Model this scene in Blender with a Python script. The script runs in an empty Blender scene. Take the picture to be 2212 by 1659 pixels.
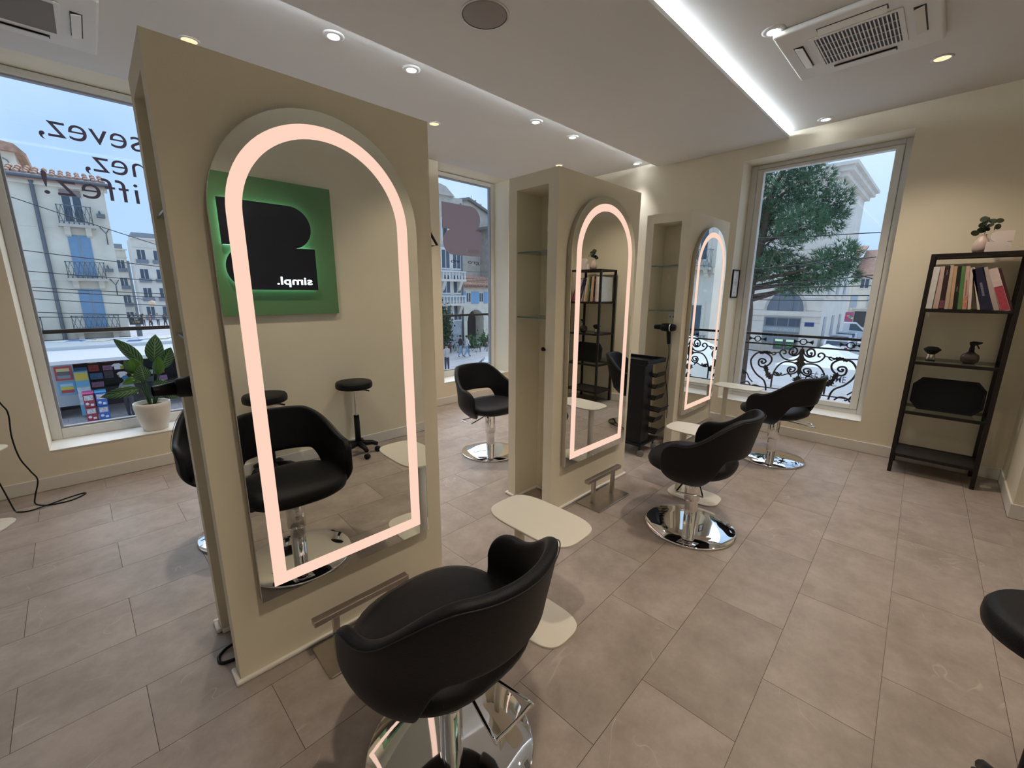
import bpy, bmesh, math, random
from mathutils import Vector, Matrix
random.seed(7)
PI = math.pi
S = bpy.context.scene
COL = S.collection

# ------------------------------------------------------------------ camera
yaw, pitch, roll = 0.7949, -0.2132, 0.0051
cam_d = bpy.data.cameras.new('camera'); cam = bpy.data.objects.new('camera', cam_d); COL.objects.link(cam)
fw = Vector((math.cos(yaw)*math.cos(pitch), math.sin(yaw)*math.cos(pitch), math.sin(pitch)))
rt = fw.cross(Vector((0, 0, 1))).normalized(); up = rt.cross(fw)
r2 = math.cos(roll)*rt + math.sin(roll)*up; u2 = -math.sin(roll)*rt + math.cos(roll)*up
M = Matrix((r2, u2, -fw)).transposed().to_4x4(); M.translation = Vector((-0.1918, -1.6509, 1.4462))
cam.matrix_world = M
cam_d.sensor_fit = 'HORIZONTAL'; cam_d.sensor_width = 36.0; cam_d.lens = 905.44*36.0/2212.0
cam_d.clip_start = 0.03; cam_d.clip_end = 400
S.camera = cam

# ------------------------------------------------------------------ sky (bright overcast) and colour management
S.view_settings.view_transform = 'Standard'
S.view_settings.look = 'None'
S.view_settings.gamma = 1.0
S.view_settings.use_curve_mapping = False
S.view_settings.exposure = EXPOSURE = 0.0
W = bpy.data.worlds.new('overcast_sky'); S.world = W; W.use_nodes = True
nt = W.node_tree; nt.nodes.clear()
o_ = nt.nodes.new('ShaderNodeOutputWorld'); b_ = nt.nodes.new('ShaderNodeBackground')
tc = nt.nodes.new('ShaderNodeTexCoord'); nz = nt.nodes.new('ShaderNodeTexNoise'); rp = nt.nodes.new('ShaderNodeValToRGB')
nz.inputs['Scale'].default_value = 2.2; nz.inputs['Detail'].default_value = 4
rp.color_ramp.elements[0].position = 0.35; rp.color_ramp.elements[0].color = (0.37, 0.57, 0.88, 1)
rp.color_ramp.elements[1].position = 0.7; rp.color_ramp.elements[1].color = (0.60, 0.78, 0.97, 1)
nt.links.new(tc.outputs['Generated'], nz.inputs['Vector']); nt.links.new(nz.outputs['Fac'], rp.inputs['Fac'])
nt.links.new(rp.outputs['Color'], b_.inputs['Color']); nt.links.new(b_.outputs[0], o_.inputs[0])
b_.inputs['Strength'].default_value = 1.25
# the sun behind cloud: very wide and soft, high over the square in front of the windows
sd = bpy.data.lights.new('veiled_sun', 'SUN'); sd.energy = 2.7; sd.angle = math.radians(80); sd.color = (0.92, 0.96, 1.0)
so = bpy.data.objects.new('veiled_sun', sd); COL.objects.link(so)
so.rotation_euler = Vector((-0.38, -0.58, -0.72)).to_track_quat('-Z', 'Y').to_euler()

# ------------------------------------------------------------------ materials
MATS = {}
def nodes(name):
    m = bpy.data.materials.new(name); m.use_nodes = True
    return m, m.node_tree, m.node_tree.nodes['Principled BSDF']
def mat(name, col, rough=0.5, metal=0.0, var=0.0, scale=8.0, bump=0.0, bscale=None, spec=0.5, emit=None, estr=0.0, rnd=0.0, detail=5.0, coat=0.0):
    if name in MATS: return MATS[name]
    m, t, p = nodes(name)
    c = (col[0], col[1], col[2], 1)
    p.inputs['Base Color'].default_value = c; p.inputs['Roughness'].default_value = rough
    p.inputs['Metallic'].default_value = metal; p.inputs['Specular IOR Level'].default_value = spec
    if coat: p.inputs['Coat Weight'].default_value = coat; p.inputs['Coat Roughness'].default_value = 0.15
    if emit: p.inputs['Emission Color'].default_value = (*emit, 1); p.inputs['Emission Strength'].default_value = estr
    last = None
    if var or bump:
        tc = t.nodes.new('ShaderNodeTexCoord')
    if var:
        n = t.nodes.new('ShaderNodeTexNoise'); n.inputs['Scale'].default_value = scale; n.inputs['Detail'].default_value = detail
        t.links.new(tc.outputs['Object'], n.inputs['Vector'])
        r = t.nodes.new('ShaderNodeValToRGB')
        r.color_ramp.elements[0].position = .3; r.color_ramp.elements[1].position = .7
        r.color_ramp.elements[0].color = (*[x*(1-var) for x in col], 1); r.color_ramp.elements[1].color = (*[min(1, x*(1+var)) for x in col], 1)
        t.links.new(n.outputs['Fac'], r.inputs['Fac']); last = r.outputs['Color']
    if rnd:
        oi = t.nodes.new('ShaderNodeObjectInfo'); h = t.nodes.new('ShaderNodeHueSaturation')
        mr = t.nodes.new('ShaderNodeMapRange'); mr.inputs['To Min'].default_value = 1-rnd; mr.inputs['To Max'].default_value = 1+rnd
        t.links.new(oi.outputs['Random'], mr.inputs['Value']); t.links.new(mr.outputs['Result'], h.inputs['Value'])
        if last: t.links.new(last, h.inputs['Color'])
        else: h.inputs['Color'].default_value = c
        last = h.outputs['Color']
    if last: t.links.new(last, p.inputs['Base Color'])
    if bump:
        n2 = t.nodes.new('ShaderNodeTexNoise'); n2.inputs['Scale'].default_value = bscale or scale*6; n2.inputs['Detail'].default_value = 3
        t.links.new(tc.outputs['Object'], n2.inputs['Vector'])
        bm_ = t.nodes.new('ShaderNodeBump'); bm_.inputs['Strength'].default_value = bump; bm_.inputs['Distance'].default_value = 0.01
        t.links.new(n2.outputs['Fac'], bm_.inputs['Height']); t.links.new(bm_.outputs[0], p.inputs['Normal'])
    MATS[name] = m
    return m
def emis(name, col, s):
    if name in MATS: return MATS[name]
    m = bpy.data.materials.new(name); m.use_nodes = True; t = m.node_tree; t.nodes.clear()
    o = t.nodes.new('ShaderNodeOutputMaterial'); e = t.nodes.new('ShaderNodeEmission')
    e.inputs[0].default_value = (*col, 1); e.inputs[1].default_value = s; t.links.new(e.outputs[0], o.inputs[0]); MATS[name] = m
    return m
def glass(name, tint=(1, 1, 1), ior=1.5, rough=0.0):
    if name in MATS: return MATS[name]
    m = bpy.data.materials.new(name); m.use_nodes = True; t = m.node_tree; t.nodes.clear()
    o = t.nodes.new('ShaderNodeOutputMaterial'); x = t.nodes.new('ShaderNodeMixShader'); f = t.nodes.new('ShaderNodeFresnel')
    a = t.nodes.new('ShaderNodeBsdfTransparent'); g = t.nodes.new('ShaderNodeBsdfGlossy')
    a.inputs[0].default_value = (*tint, 1); g.inputs['Roughness'].default_value = rough; f.inputs[0].default_value = ior
    ge = t.nodes.new('ShaderNodeNewGeometry'); iv = t.nodes.new('ShaderNodeMath'); iv.operation = 'SUBTRACT'; iv.inputs[0].default_value = 1.0; t.links.new(ge.outputs['Backfacing'], iv.inputs[1])
    ml = t.nodes.new('ShaderNodeMath'); ml.operation = 'MULTIPLY'; t.links.new(f.outputs[0], ml.inputs[0]); t.links.new(iv.outputs[0], ml.inputs[1])   # reflect at the outer faces only
    t.links.new(ml.outputs[0], x.inputs[0]); t.links.new(a.outputs[0], x.inputs[1]); t.links.new(g.outputs[0], x.inputs[2]); t.links.new(x.outputs[0], o.inputs[0])
    MATS[name] = m
    return m

def film(name, col):
    if name in MATS: return MATS[name]
    m = bpy.data.materials.new(name); m.use_nodes = True; t = m.node_tree; t.nodes.clear()
    o = t.nodes.new('ShaderNodeOutputMaterial'); x = t.nodes.new('ShaderNodeMixShader'); a = t.nodes.new('ShaderNodeBsdfDiffuse'); b = t.nodes.new('ShaderNodeBsdfTranslucent')
    a.inputs[0].default_value = (*col, 1); b.inputs[0].default_value = (*col, 1); x.inputs[0].default_value = .55
    t.links.new(a.outputs[0], x.inputs[1]); t.links.new(b.outputs[0], x.inputs[2]); t.links.new(x.outputs[0], o.inputs[0]); MATS[name] = m
    return m

# ------------------------------------------------------------------ mesh helpers
def new(): return bmesh.new()
def box(bm, a, b, mi=0):
    x0, y0, z0 = a; x1, y1, z1 = b
    v = [bm.verts.new(p) for p in ((x0,y0,z0),(x1,y0,z0),(x1,y1,z0),(x0,y1,z0),(x0,y0,z1),(x1,y0,z1),(x1,y1,z1),(x0,y1,z1))]
    for q in ((0,3,2,1),(4,5,6,7),(0,1,5,4),(1,2,6,5),(2,3,7,6),(3,0,4,7)):
        f = bm.faces.new([v[i] for i in q]); f.material_index = mi
    return bm
def cbox(c, s, mi=0):
    bm = new(); return box(bm, (c[0]-s[0]/2, c[1]-s[1]/2, c[2]-s[2]/2), (c[0]+s[0]/2, c[1]+s[1]/2, c[2]+s[2]/2), mi)
def lathe(prof, n=32, c=(0, 0, 0), bm=None, mi=0, axis='z'):
    bm = bm or new(); rings = []
    for r, z in prof:
        if r < 1e-5: rings.append([bm.verts.new((0, 0, z))])
        else: rings.append([bm.verts.new((r*math.cos(2*PI*i/n), r*math.sin(2*PI*i/n), z)) for i in range(n)])
    vs = [v for R in rings for v in R]
    for A, B in zip(rings, rings[1:]):
        for i in range(n):
            j = (i+1) % n
            if len(A) == 1 and len(B) == 1: continue
            if len(A) == 1: q = (A[0], B[j], B[i])
            elif len(B) == 1: q = (A[i], A[j], B[0])
            else: q = (A[i], A[j], B[j], B[i])
            f = bm.faces.new(q); f.material_index = mi; f.smooth = True
    for v in vs:
        if axis == 'x': v.co = Vector((v.co.z, v.co.x, v.co.y))
        elif axis == 'y': v.co = Vector((v.co.x, v.co.z, v.co.y))
        v.co += Vector(c)
    return bm
def cyl(c, r, z0, z1, n=24, bm=None, mi=0, axis='z', r1=None):
    r1 = r if r1 is None else r1
    return lathe([(0, z0), (r, z0), (r1, z1), (0, z1)], n, c, bm, mi, axis)
def tube(pts, r, n=8, bm=None, closed=False, mi=0, caps=True):
    bm = bm or new(); P = [Vector(p) for p in pts]; N = len(P); rings = []
    rr = r if isinstance(r, (list, tuple)) else [r]*N
    t0 = (P[1]-P[0]).normalized(); ref = Vector((0, 0, 1)) if abs(t0.z) < .9 else Vector((1, 0, 0))
    nrm = (ref - t0*ref.dot(t0)).normalized()
    for i in range(N):
        if closed: t = P[(i+1) % N]-P[i-1]
        else: t = P[min(i+1, N-1)]-P[max(i-1, 0)]
        if t.length < 1e-9: t = t0.copy()
        t.normalize(); nrm = (nrm - t*nrm.dot(t))
        if nrm.length < 1e-6: nrm = t.orthogonal()
        nrm.normalize(); bi = t.cross(nrm)
        rings.append([bm.verts.new(P[i]+rr[i]*(math.cos(2*PI*k/n)*nrm+math.sin(2*PI*k/n)*bi)) for k in range(n)])
    m = N if closed else N-1
    for i in range(m):
        A, B = rings[i], rings[(i+1) % N]
        for k in range(n):
            f = bm.faces.new((A[k], A[(k+1) % n], B[(k+1) % n], B[k])); f.smooth = True; f.material_index = mi
    if caps and not closed:
        f = bm.faces.new(rings[0][::-1]); f.material_index = mi; f = bm.faces.new(rings[-1]); f.material_index = mi
    return bm
def spline(pts, k=6, closed=False):
    P = [Vector(p) for p in pts]; N = len(P); out = []
    for i in range(N if closed else N-1):
        p0 = P[(i-1) % N] if closed or i > 0 else P[0]; p1 = P[i]; p2 = P[(i+1) % N]; p3 = P[(i+2) % N] if closed or i+2 < N else P[-1]
        for j in range(k):
            t = j/k
            out.append(.5*((2*p1)+(p2-p0)*t+(2*p0-5*p1+4*p2-p3)*t*t+(3*p1-p0-3*p2+p3)*t**3))
    if not closed: out.append(P[-1])
    return out
def prism(pts, a, b, plane='xy', bm=None, mi=0):
    """extrude a 2D outline between a and b along the third axis"""
    bm = bm or new()
    def mk(p, d): return {'xy': (p[0], p[1], d), 'xz': (p[0], d, p[1]), 'yz': (d, p[0], p[1])}[plane]
    A = [bm.verts.new(mk(p, a)) for p in pts]; B = [bm.verts.new(mk(p, b)) for p in pts]; n = len(pts)
    fs = [bm.faces.new(A[::-1]), bm.faces.new(B)]
    for i in range(n): fs.append(bm.faces.new((A[i], A[(i+1) % n], B[(i+1) % n], B[i])))
    for f in fs: f.material_index = mi
    return bm
def ring(out, inn, a, b, plane='xz', bm=None, mi=0):
    """band between two outlines with the same number of points"""
    bm = bm or new()
    def mk(p, d): return {'xy': (p[0], p[1], d), 'xz': (p[0], d, p[1]), 'yz': (d, p[0], p[1])}[plane]
    R = [[bm.verts.new(mk(p, d)) for p in L] for L, d in ((out, a), (inn, a), (inn, b), (out, b))]; n = len(out)
    for k in range(4):
        A, B = R[k], R[(k+1) % 4]
        for i in range(n):
            j = (i+1) % n; f = bm.faces.new((A[i], A[j], B[j], B[i])); f.material_index = mi
    return bm
def rrect(w, h, r, n=5, bulge=0.0):
    pts = []
    for cx, cy, a0 in ((w/2-r, h/2-r, 0), (-w/2+r, h/2-r, PI/2), (-w/2+r, -h/2+r, PI), (w/2-r, -h/2+r, 1.5*PI)):
        for i in range(n+1):
            a = a0+PI/2*i/n; pts.append((cx+r*math.cos(a), cy+r*math.sin(a)))
    return pts
def superell(a, b, e, n=48):
    out = []
    for i in range(n):
        t = 2*PI*i/n; c, s = math.cos(t), math.sin(t)
        out.append((a*math.copysign(abs(c)**(2/e), c), b*math.copysign(abs(s)**(2/e), s)))
    return out
def obj(name, bm, m=None, parent=None, loc=None, rot=None, smooth=False, bevel=0.0, seg=2, subsurf=0, solid=0.0, wn=True):
    bmesh.ops.recalc_face_normals(bm, faces=bm.faces)
    me = bpy.data.meshes.new(name); bm.to_mesh(me); bm.free()
    for x in (m if isinstance(m, (list, tuple)) else [m]):
        if x: me.materials.append(x)
    if smooth:
        for p in me.polygons: p.use_smooth = True
    o = bpy.data.objects.new(name, me); COL.objects.link(o)
    if loc: o.location = loc
    if rot: o.rotation_euler = rot
    if parent: o.parent = parent
    if solid:
        d = o.modifiers.new('s', 'SOLIDIFY'); d.thickness = solid; d.offset = 0
    if bevel:
        d = o.modifiers.new('b', 'BEVEL'); d.width = bevel; d.segments = seg; d.limit_method = 'ANGLE'; d.angle_limit = math.radians(40)
    if subsurf:
        d = o.modifiers.new('u', 'SUBSURF'); d.levels = subsurf; d.render_levels = subsurf
    return o
def thing(name, label, cat, loc=(0, 0, 0), rz=0.0, group=None):
    o = bpy.data.objects.new(name, None); COL.objects.link(o); o.location = loc; o.rotation_euler = (0, 0, rz); o.empty_display_size = .1
    return tag(o, label, cat, group)
def tag(o, label, cat, group=None):
    o['label'] = label; o['category'] = cat
    if group: o['group'] = group
    return o
def struct(o): o['kind'] = 'structure'; return o
def copy_tree(o, parent=None):
    c = o.copy(); COL.objects.link(c); c.parent = parent
    for ch in list(o.children): copy_tree(ch, c)
    return c
def text(name, body, m, height, parent=None, mw=None, extrude=0.0, sx=1.0, space=1.0, width=None, bold=0.0):
    cu = bpy.data.curves.new(name, 'FONT'); cu.body = body; cu.size = 1; cu.extrude = extrude; cu.space_character = space; cu.offset = bold
    t = bpy.data.objects.new('tmp_text', cu); COL.objects.link(t)
    dg = bpy.context.evaluated_depsgraph_get(); me = bpy.data.meshes.new_from_object(t.evaluated_get(dg)); me.name = name
    bpy.data.objects.remove(t); bpy.data.curves.remove(cu)
    xs = [v.co.x for v in me.vertices]; x0, x1 = min(xs), max(xs)
    s = height/0.7; kx = s*sx if width is None else width/(x1-x0)
    for v in me.vertices: v.co.x = (v.co.x-x0)*kx; v.co.y *= s
    me.materials.clear(); me.materials.append(m)
    o = bpy.data.objects.new(name, me); COL.objects.link(o)
    if parent: o.parent = parent
    if mw: o.matrix_local = mw
    return o
def frame_mat(origin, ex, ey):
    ex = Vector(ex).normalized(); ey = Vector(ey).normalized(); ez = ex.cross(ey)
    m = Matrix((ex, ey, ez)).transposed().to_4x4(); m.translation = Vector(origin); return m

M_wall = mat('wall_paint_cream', (0.86, 0.79, 0.635), 0.75, var=.02, scale=3, bump=.05, bscale=160)
M_ceil = mat('ceiling_paint', (0.77, 0.76, 0.75), 0.8, var=.01, scale=3)
M_white = mat('white_lacquer', (0.84, 0.84, 0.82), 0.4)
M_trim = mat('white_trim', (0.80, 0.775, 0.72), 0.45)
M_frame = mat('window_frame_paint', (0.74, 0.735, 0.71), 0.45, var=.03, scale=4)
M_table = mat('cream_powder_coat', (0.83, 0.79, 0.69), 0.42)
M_leather = mat('black_leather', (0.008, 0.008, 0.010), 0.45, bump=.2, bscale=420, spec=.22)
M_blackplastic = mat('black_plastic', (0.009, 0.009, 0.011), 0.4, spec=.25)
M_blackmetal = mat('black_brown_steel', (0.015, 0.011, 0.010), 0.5, var=.15, scale=20, spec=.3)
M_chrome = mat('chrome', (0.86, 0.86, 0.87), 0.035, 1.0)
M_brushed = mat('brushed_steel', (0.50, 0.455, 0.41), 0.33, 1.0, var=.05, scale=30)
M_mirror = mat('mirror_silver', (0.80, 0.82, 0.79), 0.0, 1.0)
M_glass = glass('window_glass')
M_shelfglass = glass('shelf_glass', (0.86, 0.93, 0.90))
M_shelfedge = mat('glass_edge_green', (0.10, 0.17, 0.13), 0.1)

# ================================================================== ROOM
XL, XB, YA, YD, ZC = -3.0, 4.778, 2.804, -2.16, 2.957
WT = 0.42                                     # outer wall thickness
ZS = -3.6                                     # street level
# --- floor: slab + individual vinyl tiles laid in half bond, turned 1.65 degrees to the walls
slab = new(); box(slab, (XL-.3, -3.7, -.2), (XB+.4, YA+.42, -.004))
floor = struct(obj('floor', slab, mat('floor_joint', (0.24, 0.195, 0.16), .8)))
def tile_material():
    m, t, p = nodes('floor_tile_greige')
    tc = t.nodes.new('ShaderNodeTexCoord'); oi = t.nodes.new('ShaderNodeObjectInfo')
    add = t.nodes.new('ShaderNodeVectorMath'); add.operation = 'ADD'
    sc = t.nodes.new('ShaderNodeVectorMath'); sc.operation = 'SCALE'; sc.inputs['Scale'].default_value = 37.0
    cmb = t.nodes.new('ShaderNodeCombineXYZ')
    t.links.new(oi.outputs['Random'], cmb.inputs[0]); t.links.new(oi.outputs['Random'], cmb.inputs[1]); t.links.new(cmb.outputs[0], sc.inputs[0])
    t.links.new(tc.outputs['Object'], add.inputs[0]); t.links.new(sc.outputs[0], add.inputs[1])
    n1 = t.nodes.new('ShaderNodeTexNoise'); n1.inputs['Scale'].default_value = 4.5; n1.inputs['Detail'].default_value = 12; n1.inputs['Roughness'].default_value = .70
    r1 = t.nodes.new('ShaderNodeValToRGB'); r1.color_ramp.elements[0].position = .3; r1.color_ramp.elements[1].position = .72
    r1.color_ramp.elements[0].color = (0.295, 0.240, 0.208, 1); r1.color_ramp.elements[1].color = (0.475, 0.41, 0.366, 1)
    t.links.new(add.outputs[0], n1.inputs['Vector']); t.links.new(n1.outputs['Fac'], r1.inputs['Fac'])
    # pale hairline veins
    n2 = t.nodes.new('ShaderNodeTexNoise'); n2.inputs['Scale'].default_value = 2.1; n2.inputs['Detail'].default_value = 3; n2.inputs['Distortion'].default_value = 1.2
    t.links.new(add.outputs[0], n2.inputs['Vector'])
    s1 = t.nodes.new('ShaderNodeMath'); s1.operation = 'SUBTRACT'; s1.inputs[1].default_value = .5
    s2 = t.nodes.new('ShaderNodeMath'); s2.operation = 'ABSOLUTE'
    mr = t.nodes.new('ShaderNodeMapRange'); mr.inputs['From Min'].default_value = 0.0; mr.inputs['From Max'].default_value = 0.006; mr.inputs['To Min'].default_value = 1; mr.inputs['To Max'].default_value = 0
    n3 = t.nodes.new('ShaderNodeTexNoise'); n3.inputs['Scale'].default_value = 3.3
    t.links.new(add.outputs[0], n3.inputs['Vector'])
    m3 = t.nodes.new('ShaderNodeMapRange'); m3.inputs['From Min'].default_value = .56; m3.inputs['From Max'].default_value = .64
    mul = t.nodes.new('ShaderNodeMath'); mul.operation = 'MULTIPLY'
    mul2 = t.nodes.new('ShaderNodeMath'); mul2.operation = 'MULTIPLY'; mul2.inputs[1].default_value = .55
    t.links.new(n2.outputs['Fac'], s1.inputs[0]); t.links.new(s1.outputs[0], s2.inputs[0]); t.links.new(s2.outputs[0], mr.inputs['Value'])
    t.links.new(n3.outputs['Fac'], m3.inputs['Value']); t.links.new(mr.outputs['Result'], mul.inputs[0]); t.links.new(m3.outputs['Result'], mul.inputs[1]); t.links.new(mul.outputs[0], mul2.inputs[0])
    mx = t.nodes.new('ShaderNodeMixRGB'); mx.inputs[2].default_value = (0.60, 0.53, 0.46, 1)
    t.links.new(mul2.outputs[0], mx.inputs[0]); t.links.new(r1.outputs['Color'], mx.inputs[1])
    hs = t.nodes.new('ShaderNodeHueSaturation'); hv = t.nodes.new('ShaderNodeMapRange'); hv.inputs['To Min'].default_value = .95; hv.inputs['To Max'].default_value = 1.05
    t.links.new(oi.outputs['Random'], hv.inputs['Value']); t.links.new(hv.outputs['Result'], hs.inputs['Value']); t.links.new(mx.outputs[0], hs.inputs['Color'])
    t.links.new(hs.outputs['Color'], p.inputs['Base Color'])
    p.inputs['Roughness'].default_value = 0.46; p.inputs['Specular IOR Level'].default_value = 0.35
    bp = t.nodes.new('ShaderNodeBump'); bp.inputs['Strength'].default_value = .06; bp.inputs['Distance'].default_value = .004
    t.links.new(n1.outputs['Fac'], bp.inputs['Height']); t.links.new(bp.outputs[0], p.inputs['Normal'])
    return m
M_tile = tile_material()
TA = math.radians(1.65); PU, PV, GAP = 0.662, 0.331, 0.001
def clip(poly, axis, lim, keep_less):
    out = []
    for i in range(len(poly)):
        a, b = poly[i-1], poly[i]
        ia = (a[axis] <= lim) == keep_less or a[axis] == lim; ib = (b[axis] <= lim) == keep_less or b[axis] == lim
        if ia != ib:
            t = (lim-a[axis])/(b[axis]-a[axis]); out.append((a[0]+(b[0]-a[0])*t, a[1]+(b[1]-a[1])*t))
        if ib: out.append(b)
    return out
tile_me = None
def lay_tiles(X0_, X1_, Y0_, Y1_, k0, k1):
    global tile_me
    for k in range(k0, k1):
        v0 = -1.415+PV*k; u_off = 1.072 if k % 2 == 0 else 1.40
        for j in range(-8, 7):
            u0 = u_off+PU*j
            uv = [(u0+GAP, v0+GAP), (u0+PU-GAP, v0+GAP), (u0+PU-GAP, v0+PV-GAP), (u0+GAP, v0+PV-GAP)]
            P = [(u*math.cos(TA)-v*math.sin(TA), u*math.sin(TA)+v*math.cos(TA)) for u, v in uv]
            Q = P
            for ax, lim, less in ((0, X1_, True), (0, X0_, False), (1, Y1_, True), (1, Y0_, False)):
                Q = clip(Q, ax, lim, less) if Q else Q
            if len(Q) < 3: continue
            if len(Q) == 4 and all(abs(a[0]-b[0])+abs(a[1]-b[1]) < 1e-9 for a, b in zip(sorted(P), sorted(Q))):
                if tile_me is None:
                    o = obj('tile', prism([(GAP, GAP), (PU-GAP, GAP), (PU-GAP, PV-GAP), (GAP, PV-GAP)], -.004, 0.0), M_tile, floor); tile_me = o.data
                else:
                    o = bpy.data.objects.new('tile', tile_me); COL.objects.link(o); o.parent = floor
                o.location = (u0*math.cos(TA)-v0*math.sin(TA), u0*math.sin(TA)+v0*math.cos(TA), 0); o.rotation_euler = (0, 0, TA)
            else:
                obj('tile', prism(Q, -.004, 0.0), M_tile, floor)
lay_tiles(XL+.01, XB-.014, YD+.014, YA-.014, -4, 15)
lay_tiles(2.913, 3.957, -3.59, YD+.014, -9, 0)

# --- walls
WINS = [(-2.343, -1.183), (-.583, .577), (1.178, 2.338), (2.938, 4.098)]   # full-height openings in the back wall
SILL = 0.29
bm = new(); xs = XL-.3
for a, b in WINS+[(XB+WT, None)]:
    box(bm, (xs, YA, ZS), (a, YA+WT, ZC+.5))
    if b: box(bm, (a, YA, ZS), (b, YA+WT, SILL)); box(bm, (a, YA, ZC), (b, YA+WT, ZC+.5)); xs = b
struct(obj('wall_back', bm, M_wall))
W3 = (-1.25, .035, .285, 2.778)
bm = new()
box(bm, (XB, W3[1], ZS), (XB+WT, YA, ZC+.5)); box(bm, (XB, -3.7, ZS), (XB+WT, W3[0], ZC+.5))
box(bm, (XB, W3[0], ZS), (XB+WT, W3[1], W3[2])); box(bm, (XB, W3[0], W3[3]), (XB+WT, W3[1], ZC+.5))
struct(obj('wall_right', bm, M_wall))
bm = new(); box(bm, (XL-.3, -2.5, -.004), (2.9, YD, ZC)); struct(obj('wall_front', bm, M_wall))
bm = new(); box(bm, (3.97, -2.5, -.004), (XB, YD, ZC)); struct(obj('wall_pier', bm, M_wall))
bm = new(); box(bm, (2.6, -3.7, -.004), (2.9, -2.5, ZC)); box(bm, (3.97, -3.7, -.004), (XB, -2.5, ZC)); box(bm, (2.9, -3.7, -.004), (3.97, -3.6, ZC)); struct(obj('wall_alcove', bm, M_wall))
bm = new(); box(bm, (XL-.3, YD, -.004), (XL, YA, ZC)); struct(obj('wall_left', bm, M_wall))
# --- ceiling and its dropped island with a lit cove
bm = new(); box(bm, (XL-.3, -3.7, ZC), (XB, YA, ZC+.2)); box(bm, (XB, -3.7, ZC+.02), (XB+.02, YA, ZC+.2))
ceil = struct(obj('ceiling', bm, M_ceil))
IY0, IY1, IZ0, IZ1, IX1 = -.347, .979, 2.904, 2.930, XB-.012
bm = new(); box(bm, (XL+.02, IY0, IZ0), (IX1, IY1, IZ1)); obj('drop_panel', bm, M_ceil, ceil)
M_led = emis('cove_led', (0.86, 0.95, 1.0), LED_S := 115.0)
for y, s in ((IY0+.036, 1), (IY1-.06, -1)):
    bm = new(); box(bm, (XL+.3, y-.004, IZ1), (IX1-.03, y+.004, IZ1+.007)); obj('led_strip', bm, M_led, ceil)
bm = new(); box(bm, (XL+.1, IY0+.12, IZ1), (IX1-.15, IY1-.12, ZC)); obj('panel_core', bm, M_ceil, ceil)
# --- baseboards
def base_run(name, boxes):
    bm = new()
    for a, b in boxes: box(bm, a, b)
    return struct(obj(name, bm, M_trim, bevel=.004))
BH = .10
base_run('baseboard_back', [((XL, YA-.012, 0), (XB, YA, BH))])
base_run('baseboard_right', [((XB-.012, YD, 0), (XB, YA-.013, BH))])
base_run('baseboard_front', [((XL, YD, 0), (2.9, YD+.012, BH)), ((3.97, YD, 0), (XB-.013, YD+.012, BH)), ((3.958, -3.6, 0), (3.97, YD+.012, BH)), ((2.9, -3.6, 0), (2.912, YD+.012, BH))])
base_run('baseboard_left', [((XL, YD+.013, 0), (XL+.012, YA-.013, BH))])

# --- windows of the back wall: frame at the back of a 0.3 m reveal
def window_back(n, a, b):
    y0, y1 = YA+.30, YA+.37
    top = ZC-.004; bz = SILL+.003
    bm = new()
    box(bm, (a, y0, bz), (a+.06, y1, top)); box(bm, (b-.06, y0, bz), (b, y1, top)); box(bm, (a+.06, y0, top-.05), (b-.06, y1, top)); box(bm, (a+.06, y0, bz), (b-.06, y1, bz+.085))
    w = struct(obj('window_%d' % n, bm, M_frame, bevel=.006))
    bm = new(); g0 = .075
    for q in (((a+.06, y0+.015, bz+.085), (a+g0, y1-.01, top-.05)), ((b-g0, y0+.015, bz+.085), (b-.06, y1-.01, top-.05)), ((a+g0, y0+.015, top-.062), (b-g0, y1-.01, top-.05)), ((a+g0, y0+.015, bz+.085), (b-g0, y1-.01, bz+.098))): box(bm, *q)
    obj('glazing_bead', bm, mat('grey_gasket', (0.30, 0.31, 0.34), .5), w)
    bm = new(); box(bm, (a+g0, y0+.04, bz+.098), (b-g0, y0+.046, top-.062)); obj('pane', bm, M_glass, w)
    bm = new(); box(bm, (a+.001, YA-.004, SILL), (b-.001, y0, SILL+.006)); obj('sill', bm, M_white, w)
    return w
for i, (a, b) in enumerate(WINS): window_back(i+1, a, b)
# --- side-wall window
X0, X1 = XB+.26, XB+.34
a, b, z0, z1 = W3; bm = new()
box(bm, (X0, a, z0), (X1, a+.065, z1)); box(bm, (X0, b-.065, z0), (X1, b, z1)); box(bm, (X0, a+.065, z1-.045), (X1, b-.065, z1)); box(bm, (X0, a+.065, z0), (X1, b-.065, z0+.05))
w3 = struct(obj('window_5', bm, M_frame, bevel=.006))
bm = new(); s0, s1, sz0, sz1 = a+.068, b-.068, z0+.053, z1-.048; t = .058
for q in (((X0-.012, s0, sz0), (X1-.02, s0+t, sz1)), ((X0-.012, s1-t, sz0), (X1-.02, s1, sz1)), ((X0-.012, s0+t, sz0), (X1-.02, s1-t, sz0+.048)), ((X0-.012, s0+t, sz1-.03), (X1-.02, s1-t, sz1))): box(bm, *q)
obj('sash', bm, M_frame, w3, bevel=.006)
bm = new(); box(bm, (X0+.03, s0+t, sz0+.048), (X0+.036, s1-t, sz1-.03)); obj('pane', bm, M_glass, w3)
bm = new(); box(bm, (XB-.004, a+.001, z0), (X0, b-.001, z0+.005)); obj('sill', bm, M_white, w3)

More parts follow.
